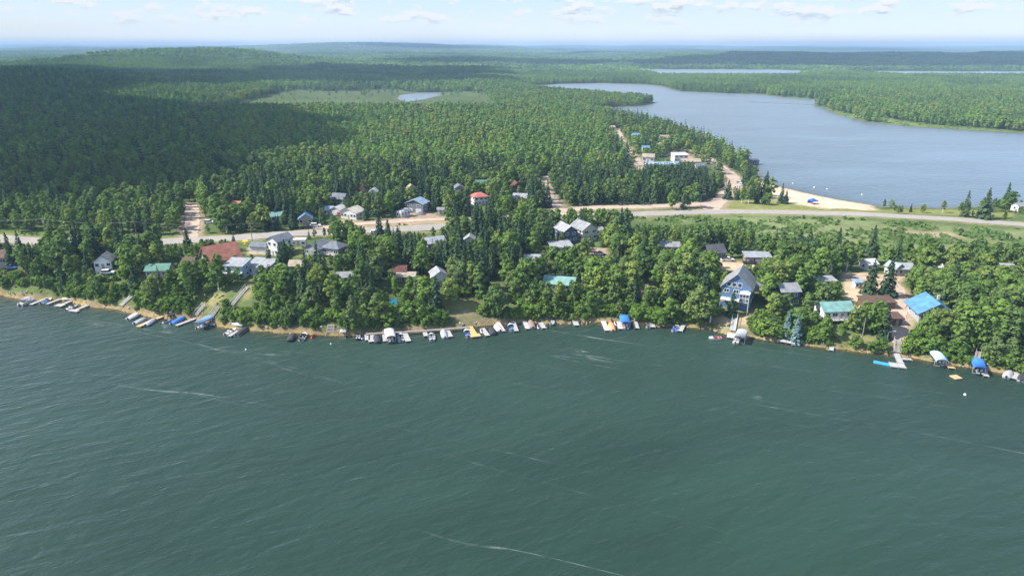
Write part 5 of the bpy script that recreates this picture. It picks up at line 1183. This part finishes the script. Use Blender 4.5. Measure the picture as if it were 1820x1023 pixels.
# ------------------------------------------------------------------ forests that nobody could count
lib = bpy.data.collections.new('forest_library')        # prototypes, not linked into the scene
def lib_add(name, me): o = bpy.data.objects.new(name, me); lib.objects.link(o)
extra_mat[0] = BARK
for i in range(3): lib_add('a%d' % i, quads_mesh('near_broad', *broad_points(10, [2.9, 2.4, 3.2][i], 12, 26, .52, .2), LEAF, trunk_mb(10, .17)))                # 0-2
for i in range(2): lib_add('b%d' % i, quads_mesh('near_spruce', *spruce_points(10, [1.8, 2.0][i], 12, 10), NEEDLE, trunk_mb(10, .15)))                           # 3-4
for i in range(4): lib_add('c%d' % i, quads_mesh('aspen', *broad_points(10, [2.2, 1.9, 2.5, 2.1][i], 11, 18, .48, [.22, .28, .18, .3][i]), LEAF_AS, trunk_mb(10, .14, 0)))      # 5-8
for i in range(3): lib_add('d%d' % i, quads_mesh('hill_tree', *broad_points(10, [2.5, 2.9, 2.2][i], 11, 17, .50, .16), LEAF_DK))                                    # 9-11
for i in range(2): lib_add('e%d' % i, quads_mesh('far_spruce', *spruce_points(10, [1.8, 1.5][i], 8, 7), NEEDLE))                                                 # 12-13
for i in range(3):                                                                                                                                             # 14-16 groups of trees for the distance
    Cs, Ns, Ss = [], [], []
    for j in range(26):
        a = rng.random() * 6.28; q = 30 * math.sqrt(rng.random()); sc_ = rng.uniform(.8, 1.35); C, N_, S = broad_points(10, 3.4, 4, 5, 1.7, .15)
        Cs.append(C * sc_ + np.array([q * math.cos(a), q * math.sin(a), 0])); Ns.append(N_ + np.array([0, 0, .4])); Ss.append(S * sc_)
    lib_add('f%d' % i, quads_mesh('tree_group', np.concatenate(Cs), np.concatenate(Ns), np.concatenate(Ss), [LEAF_AS, LEAF_DK, LEAF_DK][i]))
for i in range(3): lib_add('g%d' % i, PROTO['shrub'][i][0])      # 17-19
for i in range(2): lib_add('h%d' % i, quads_mesh('yellow_aspen', *broad_points(10, [2.2, 2.5][i], 10, 14, .58, .22), LEAF_YE, trunk_mb(10, .14, 0)))      # 20-21
lib_add('h2', quads_mesh('dry_tree', *broad_points(10, 2.0, 9, 12, .5, .3), LEAF_BR, trunk_mb(10, .14, 0)))      # 22
def gn_tree():
    ng = bpy.data.node_groups.new('scatter', 'GeometryNodeTree'); ng.interface.new_socket('Geometry', in_out='INPUT', socket_type='NodeSocketGeometry'); ng.interface.new_socket('Geometry', in_out='OUTPUT', socket_type='NodeSocketGeometry')
    N = ng.nodes.new; L = ng.links.new; gi = N('NodeGroupInput'); go = N('NodeGroupOutput'); ip = N('GeometryNodeInstanceOnPoints'); ci = N('GeometryNodeCollectionInfo')
    ci.inputs['Collection'].default_value = lib; ci.inputs['Separate Children'].default_value = True; ci.inputs['Reset Children'].default_value = True
    def na(name, typ): n = N('GeometryNodeInputNamedAttribute'); n.data_type = typ; n.inputs[0].default_value = name; return n.outputs[0]
    L(gi.outputs[0], ip.inputs['Points']); L(ci.outputs[0], ip.inputs['Instance']); ip.inputs['Pick Instance'].default_value = True
    L(na('variant', 'INT'), ip.inputs['Instance Index']); L(na('scl', 'FLOAT_VECTOR'), ip.inputs['Scale'])
    cx_ = N('ShaderNodeCombineXYZ'); L(na('rot', 'FLOAT'), cx_.inputs[2]); L(cx_.outputs[0], ip.inputs['Rotation']); L(ip.outputs[0], go.inputs[0]); return ng
SCAT = gn_tree()
def forest(name, X, Y, Z, var, H_, wide, label):
    n = len(X); me = bpy.data.meshes.new(name); me.vertices.add(n); me.vertices.foreach_set('co', np.stack([X, Y, Z], 1).astype(np.float32).ravel()); me.update()
    a = me.attributes.new('variant', 'INT', 'POINT'); a.data.foreach_set('value', np.asarray(var, np.int32))
    a = me.attributes.new('rot', 'FLOAT', 'POINT'); a.data.foreach_set('value', (rng.random(n) * 6.28).astype(np.float32))
    s = H_ / 10; a = me.attributes.new('scl', 'FLOAT_VECTOR', 'POINT'); a.data.foreach_set('vector', np.stack([s * wide, s * wide, s], 1).astype(np.float32).ravel())
    o = link(name, me); md = o.modifiers.new('scatter', 'NODES'); md.node_group = SCAT; tag(o, label, 'forest', kind='stuff'); return n
cnt = []
if len(SHR) > 300:
    A = np.array([s[1:5] for s in SHR[300:]]); cnt.append(forest('bank_brush', A[:, 0], A[:, 1], A[:, 2], rng.integers(17, 20, len(A)), A[:, 3], np.ones(len(A)), 'low green brush growing thickly along the lake bank'))
if LEFT:
    A = np.array([[c[0], c[1], c[2], c[3]] for c in LEFT]); var = [int(rng.integers(3, 5)) if c[5] else int(rng.integers(0, 3)) for c in LEFT]
    cnt.append(forest('village_wood', A[:, 0], A[:, 1], A[:, 2], var, A[:, 3], np.ones(len(A)), 'mixed wood of spruce and broadleaf trees round the farther village houses'))
def lakes_sd(X, Y): return np.minimum(poly_sd(X, Y, FARLAKE), np.minimum(poly_sd(X, Y, FARLAKE2), poly_sd(X, Y, POND)))
def scatter(y0, y1, s, lim=.9):
    X, Y = jitter_grid(-lim * y1, lim * y1, y0, y1, s); m = np.abs(X) < lim * Y + 25; X, Y = X[m], Y[m]; Z = height(X, Y)
    m = (Z > .25) & (lakes_sd(X, Y) > s * .35); X, Y, Z = X[m], Y[m], Z[m]; return X, Y, Z
X, Y, Z = scatter(NEAR_Y, 1250, 5.3, .88); m = ~open_ground(X, Y); X, Y, Z = X[m], Y[m], Z[m]; PX, PY, DEP = proj(X, Y, Z)
marsh = np.zeros(len(X), bool)
for k, P in ZPATCH:
    if k == 'marsh': marsh |= poly_sd(X, Y, P) < 0
keep = (~marsh) | (rng.random(len(X)) < .05); X, Y, Z, PX, PY = X[keep], Y[keep], Z[keep], PX[keep], PY[keep]
cl = fbm(X / 55, Y / 55, 3); hill = sstep(430, 250, PX) * sstep(120, 210, PY) 
lakeside = (PX > 1085) & (PX < 1360) & (PY > 205) & (PY < 345)
ps = np.where(lakeside, .62, np.where(PX > 1180, .14, np.where(PX < 400, .22, .05))) * (.3 + 1.4 * cl); spr = rng.random(len(X)) < ps
dk = rng.random(len(X)) < np.where(PX < 420, .75, np.where(cl > .56, .3, .06))
var = np.where(spr, rng.integers(12, 14, len(X)), np.where(dk, rng.integers(9, 12, len(X)), rng.integers(5, 9, len(X))))
st = fbm(X / 38 + 11, Y / 38, 3); yl = (~spr) & (PX > 330) & (rng.random(len(X)) < np.where(st > .56, .55, .06)); var = np.where(yl, rng.integers(20, 22, len(X)), var); var = np.where((~spr) & (rng.random(len(X)) < .012), 22, var); lowst = st < .42; var = np.where((~spr) & lowst & (rng.random(len(X)) < .5), rng.integers(9, 12, len(X)), var)
H_ = np.where(spr, rng.uniform(9, 16, len(X)), rng.uniform(7.5, 14, len(X)) * (.8 + .4 * cl)) * np.where(lakeside, 1.0, 1.0); H_ = np.where(marsh[keep], H_ * .35, H_)
# nothing hides the far village and its roads
ok = np.ones(len(X), bool)
for i in np.where((PX > 1080) & (PX < 1420) & (PY < 345) & (Y < 900))[0]:
    a = allowed(X[i], Y[i], Z[i], H_[i], 2.0)
    if a < 3.5: ok[i] = False
    else: H_[i] = min(H_[i], a)
for i in np.where(((PX > 900) & (PX < 1000) & (PY > 290)))[0]:
    a = allowed(X[i], Y[i], Z[i], H_[i], 2.0); H_[i] = min(H_[i], max(a, 2.0))
cnt.append(forest('aspen_forest', X[ok], Y[ok], Z[ok] - .2, var[ok], H_[ok], rng.uniform(.85, 1.35, ok.sum()), 'broad light green aspen forest behind the village reaching up the left hillside'))
X, Y, Z = scatter(1250, 2250, 7.6, .86); marsh = poly_sd(X, Y, [P for k, P in ZPATCH if k == 'marsh'][0]) < 0; keep = (~marsh) | (rng.random(len(X)) < .04); X, Y, Z = X[keep], Y[keep], Z[keep]
cl = fbm(X / 90 + 7, Y / 120, 3); spr = rng.random(len(X)) < .18 * (.2 + 1.6 * cl); dk = cl > .5
var = np.where(spr, rng.integers(12, 14, len(X)), np.where(dk, rng.integers(9, 12, len(X)), rng.integers(5, 9, len(X))))
cnt.append(forest('lakeside_forest', X, Y, Z - .3, var, rng.uniform(9, 14, len(X)), rng.uniform(1.15, 1.7, len(X)), 'green forest beyond the far lake and at the foot of the hills'))
X, Y, Z = scatter(2250, 6500, 46, .84); cl = fbm(X / 260, Y / 420, 3); var = np.where(cl > .55, 14, rng.integers(15, 17, len(X)))
cnt.append(forest('distant_forest', X, Y, Z - 1.5, var, rng.uniform(9, 14, len(X)), rng.uniform(1.0, 1.25, len(X)), 'blue green forest covering the distant hills and ridges'))
X, Y, Z = scatter(6500, 17000, 130, .82); cl = fbm(X / 900, Y / 900, 3); var = np.where(cl > .52, 14, 15)
cnt.append(forest('horizon_forest', X, Y, Z - 4, var, rng.uniform(11, 16, len(X)), np.full(len(X), 2.4), 'pale blue forest on the plain at the horizon'))
print('TOP', GZ.max(), 'PLANTS', nb, ns, len(SHR), len(LEFT), cnt)

# meadow and marsh growth, stones along the shore
k = MB(); s_ = 0
for i in range(900):
    x = rng.uniform(-210, 250); y = shore_y(x) + rng.uniform(-1.2, 2.0); z = max(hz(x, y), -.2) if i % 3 == 0 else .05; s = rng.uniform(.12, .4) if i % 12 else rng.uniform(.4, .7); v = []
    for zz, rr in ((-.4, .8), (.1, 1), (.5, .6)):
        for j in range(6): q = rng.uniform(.75, 1.2); v.append((x + s * rr * q * math.cos(j * PI / 3), y + s * rr * q * math.sin(j * PI / 3), z + s * zz))
    k.add(v, [tuple(range(12, 18))] + [(a * 6 + j, a * 6 + (j + 1) % 6, a * 6 + 6 + (j + 1) % 6, a * 6 + 6 + j) for a in range(2) for j in range(6)])
tag(k.build('shore_stones', mat('stone', (.25, .23, .20), .9, var=.3, scale=.6)), 'pale stones scattered along the waterline', 'stones', kind='stuff')
C, N_, S = [], [], []
for kk, P in ZPATCH:
    if kk not in ('meadow', 'grass', 'dry'): continue
    P = np.array(P); x0, y0 = P.min(0); x1, y1 = P.max(0); n = int((x1 - x0) * (y1 - y0) * (.5 if kk == 'meadow' else .2)); n = min(n, 22000)
    xx = rng.uniform(x0, x1, n); yy = rng.uniform(y0, y1, n); mm = (poly_sd(xx, yy, P) < 1) & (fbm(xx / 9, yy / 9, 3) > .44) & (np.abs(xx) < .9 * yy)
    for nm, (R_, wd) in ROADS.items(): mm &= line_d(xx, yy, R_) > wd / 2 + 1.5
    xx, yy = xx[mm], yy[mm]; hgt = rng.uniform(.15, 1.0, len(xx)) * (.4 + 1.2 * fbm(xx / 16, yy / 10, 3)) * (1 if kk == 'meadow' else .6); C.append(np.stack([xx, yy, height(xx, yy) + hgt * .6], 1)); N_.append(rng.standard_normal((len(xx), 3)) * .5 + np.array([0, -.3, .8])); S.append(hgt * 1.3 + .15)
me = quads_mesh('meadow_growth', np.concatenate(C), np.concatenate(N_), np.concatenate(S), leaf_mat('leaf_meadow', [(.10, .17, .05), (.12, .19, .055)])); tag(link('meadow_growth', me), 'low green brush and tall grass on the meadow and verges', 'grass', kind='stuff')

# ------------------------------------------------------------------ cumulus above the hills, which shade parts of the forest
CLOUD = mat('cloud', (.8, .8, .8), 1.0, var=.02, spec=0)
def cloud(pts, alt=1300.0, dens=1.0, z=20.0):
    P = np.array(pts, float); t = alt / SUN.z; off = np.array([SUN.x * t, SUN.y * t]); x0, y0 = P.min(0); x1, y1 = P.max(0); A = (x1 - x0) * (y1 - y0); R0 = min(95, .16 * math.sqrt(A)); k = MB(); n = 0
    X, Y = jitter_grid(x0, x1, y0, y1, R0 * .7)
    for x, y in zip(X, Y):
        d = float(poly_sd(np.array([x]), np.array([y]), P)[0]) + (fbm(np.array([x / (R0 * 2.5)]), np.array([y / (R0 * 2.5)]), 3)[0] - .5) * R0 * 4.2
        if d > -R0 * .35: continue
        R = min(R0, max(R0 * .62, -d)) * rng.uniform(.8, 1.1); cz = alt + R * .4 + rng.uniform(0, .5) * R; off = (SUN.x * (cz + .3 * R) / SUN.z, SUN.y * (cz + .3 * R) / SUN.z)
        vs = []; nu, nv = 10, 6
        for a in range(nv + 1):
            th = PI * a / nv
            for b in range(nu): q = R * rng.uniform(.88, 1.12); zz = q * math.cos(th); zz = zz * (1.0 if zz > 0 else .35); vs.append((x + off[0] + q * math.sin(th) * math.cos(2 * PI * b / nu), y + off[1] + q * math.sin(th) * math.sin(2 * PI * b / nu), cz + zz))
        k.add(vs, [(a * nu + b, a * nu + (b + 1) % nu, (a + 1) * nu + (b + 1) % nu, (a + 1) * nu + b) for a in range(nv) for b in range(nu)]); n += 1
    tag(k.build('shade_cloud', CLOUD, smooth=True), kind='structure')
def WF(pts): return [at(*p)[:2] for p in pts]
cloud([(-1250, 380), (-330, 405), (-225, 430), (-215, 500), (-245, 560), (-270, 640), (-285, 720), (-330, 810), (-410, 900), (-520, 1080), (-800, 1280), (-1500, 1400)])
cloud([(-1900, 1180), (-900, 1180), (-520, 1200), (-420, 1420), (-250, 1460), (-60, 1470), (-60, 1700), (150, 2050), (-150, 2400), (-480, 2250), (-700, 1880), (-1000, 1900), (-1300, 1980), (-1900, 1980)], 1400)
cloud([(620, 2880), (1500, 2850), (3000, 2850), (3700, 3500), (3700, 5200), (1800, 4900), (1100, 3900), (560, 3400)], 1500)
cloud([(-300, 3000), (350, 3000), (500, 3600), (-200, 3700), (-700, 3400)], 1500)

for (cx_, cy_, rx_, ry_) in [(-2600, 4600, 900, 500), (-700, 5200, 800, 420), (900, 6200, 900, 500), (-3600, 7800, 1200, 600), (2900, 7400, 1300, 600), (-900, 8200, 1100, 450), (1500, 9800, 1500, 600), (-4200, 11000, 1600, 700), (5200, 10400, 1500, 700)]:  # further unseen clouds at random spots, added to shade the distant hills
    cloud([(cx_ + rx_ * math.cos(a * PI / 7) * random.uniform(.7, 1.2), cy_ + ry_ * math.sin(a * PI / 7) * random.uniform(.7, 1.2)) for a in range(14)], 1500)
# ------------------------------------------------------------------ the air
top = float(GZ.max()) + 26.0            # just above the tallest trees on the highest hill
hb = MB(); hb.box((0, 8700, (top - 9) / 2), (50000, 18400, top + 9)); hz_o = hb.build('haze', None); hz_o.data.materials.clear()
hm = bpy.data.materials.new('haze'); hm.use_nodes = True; nt = hm.node_tree; nt.nodes.clear(); o_ = nt.nodes.new('ShaderNodeOutputMaterial'); pv = nt.nodes.new('ShaderNodeVolumePrincipled')
pv.inputs['Color'].default_value = (.50, .73, 1.0, 1); pv.inputs['Density'].default_value = 1.15e-4; pv.inputs['Anisotropy'].default_value = 0.0
nt.links.new(pv.outputs[0], o_.inputs['Volume']); hz_o.data.materials.append(hm); tag(hz_o, kind='stuff')
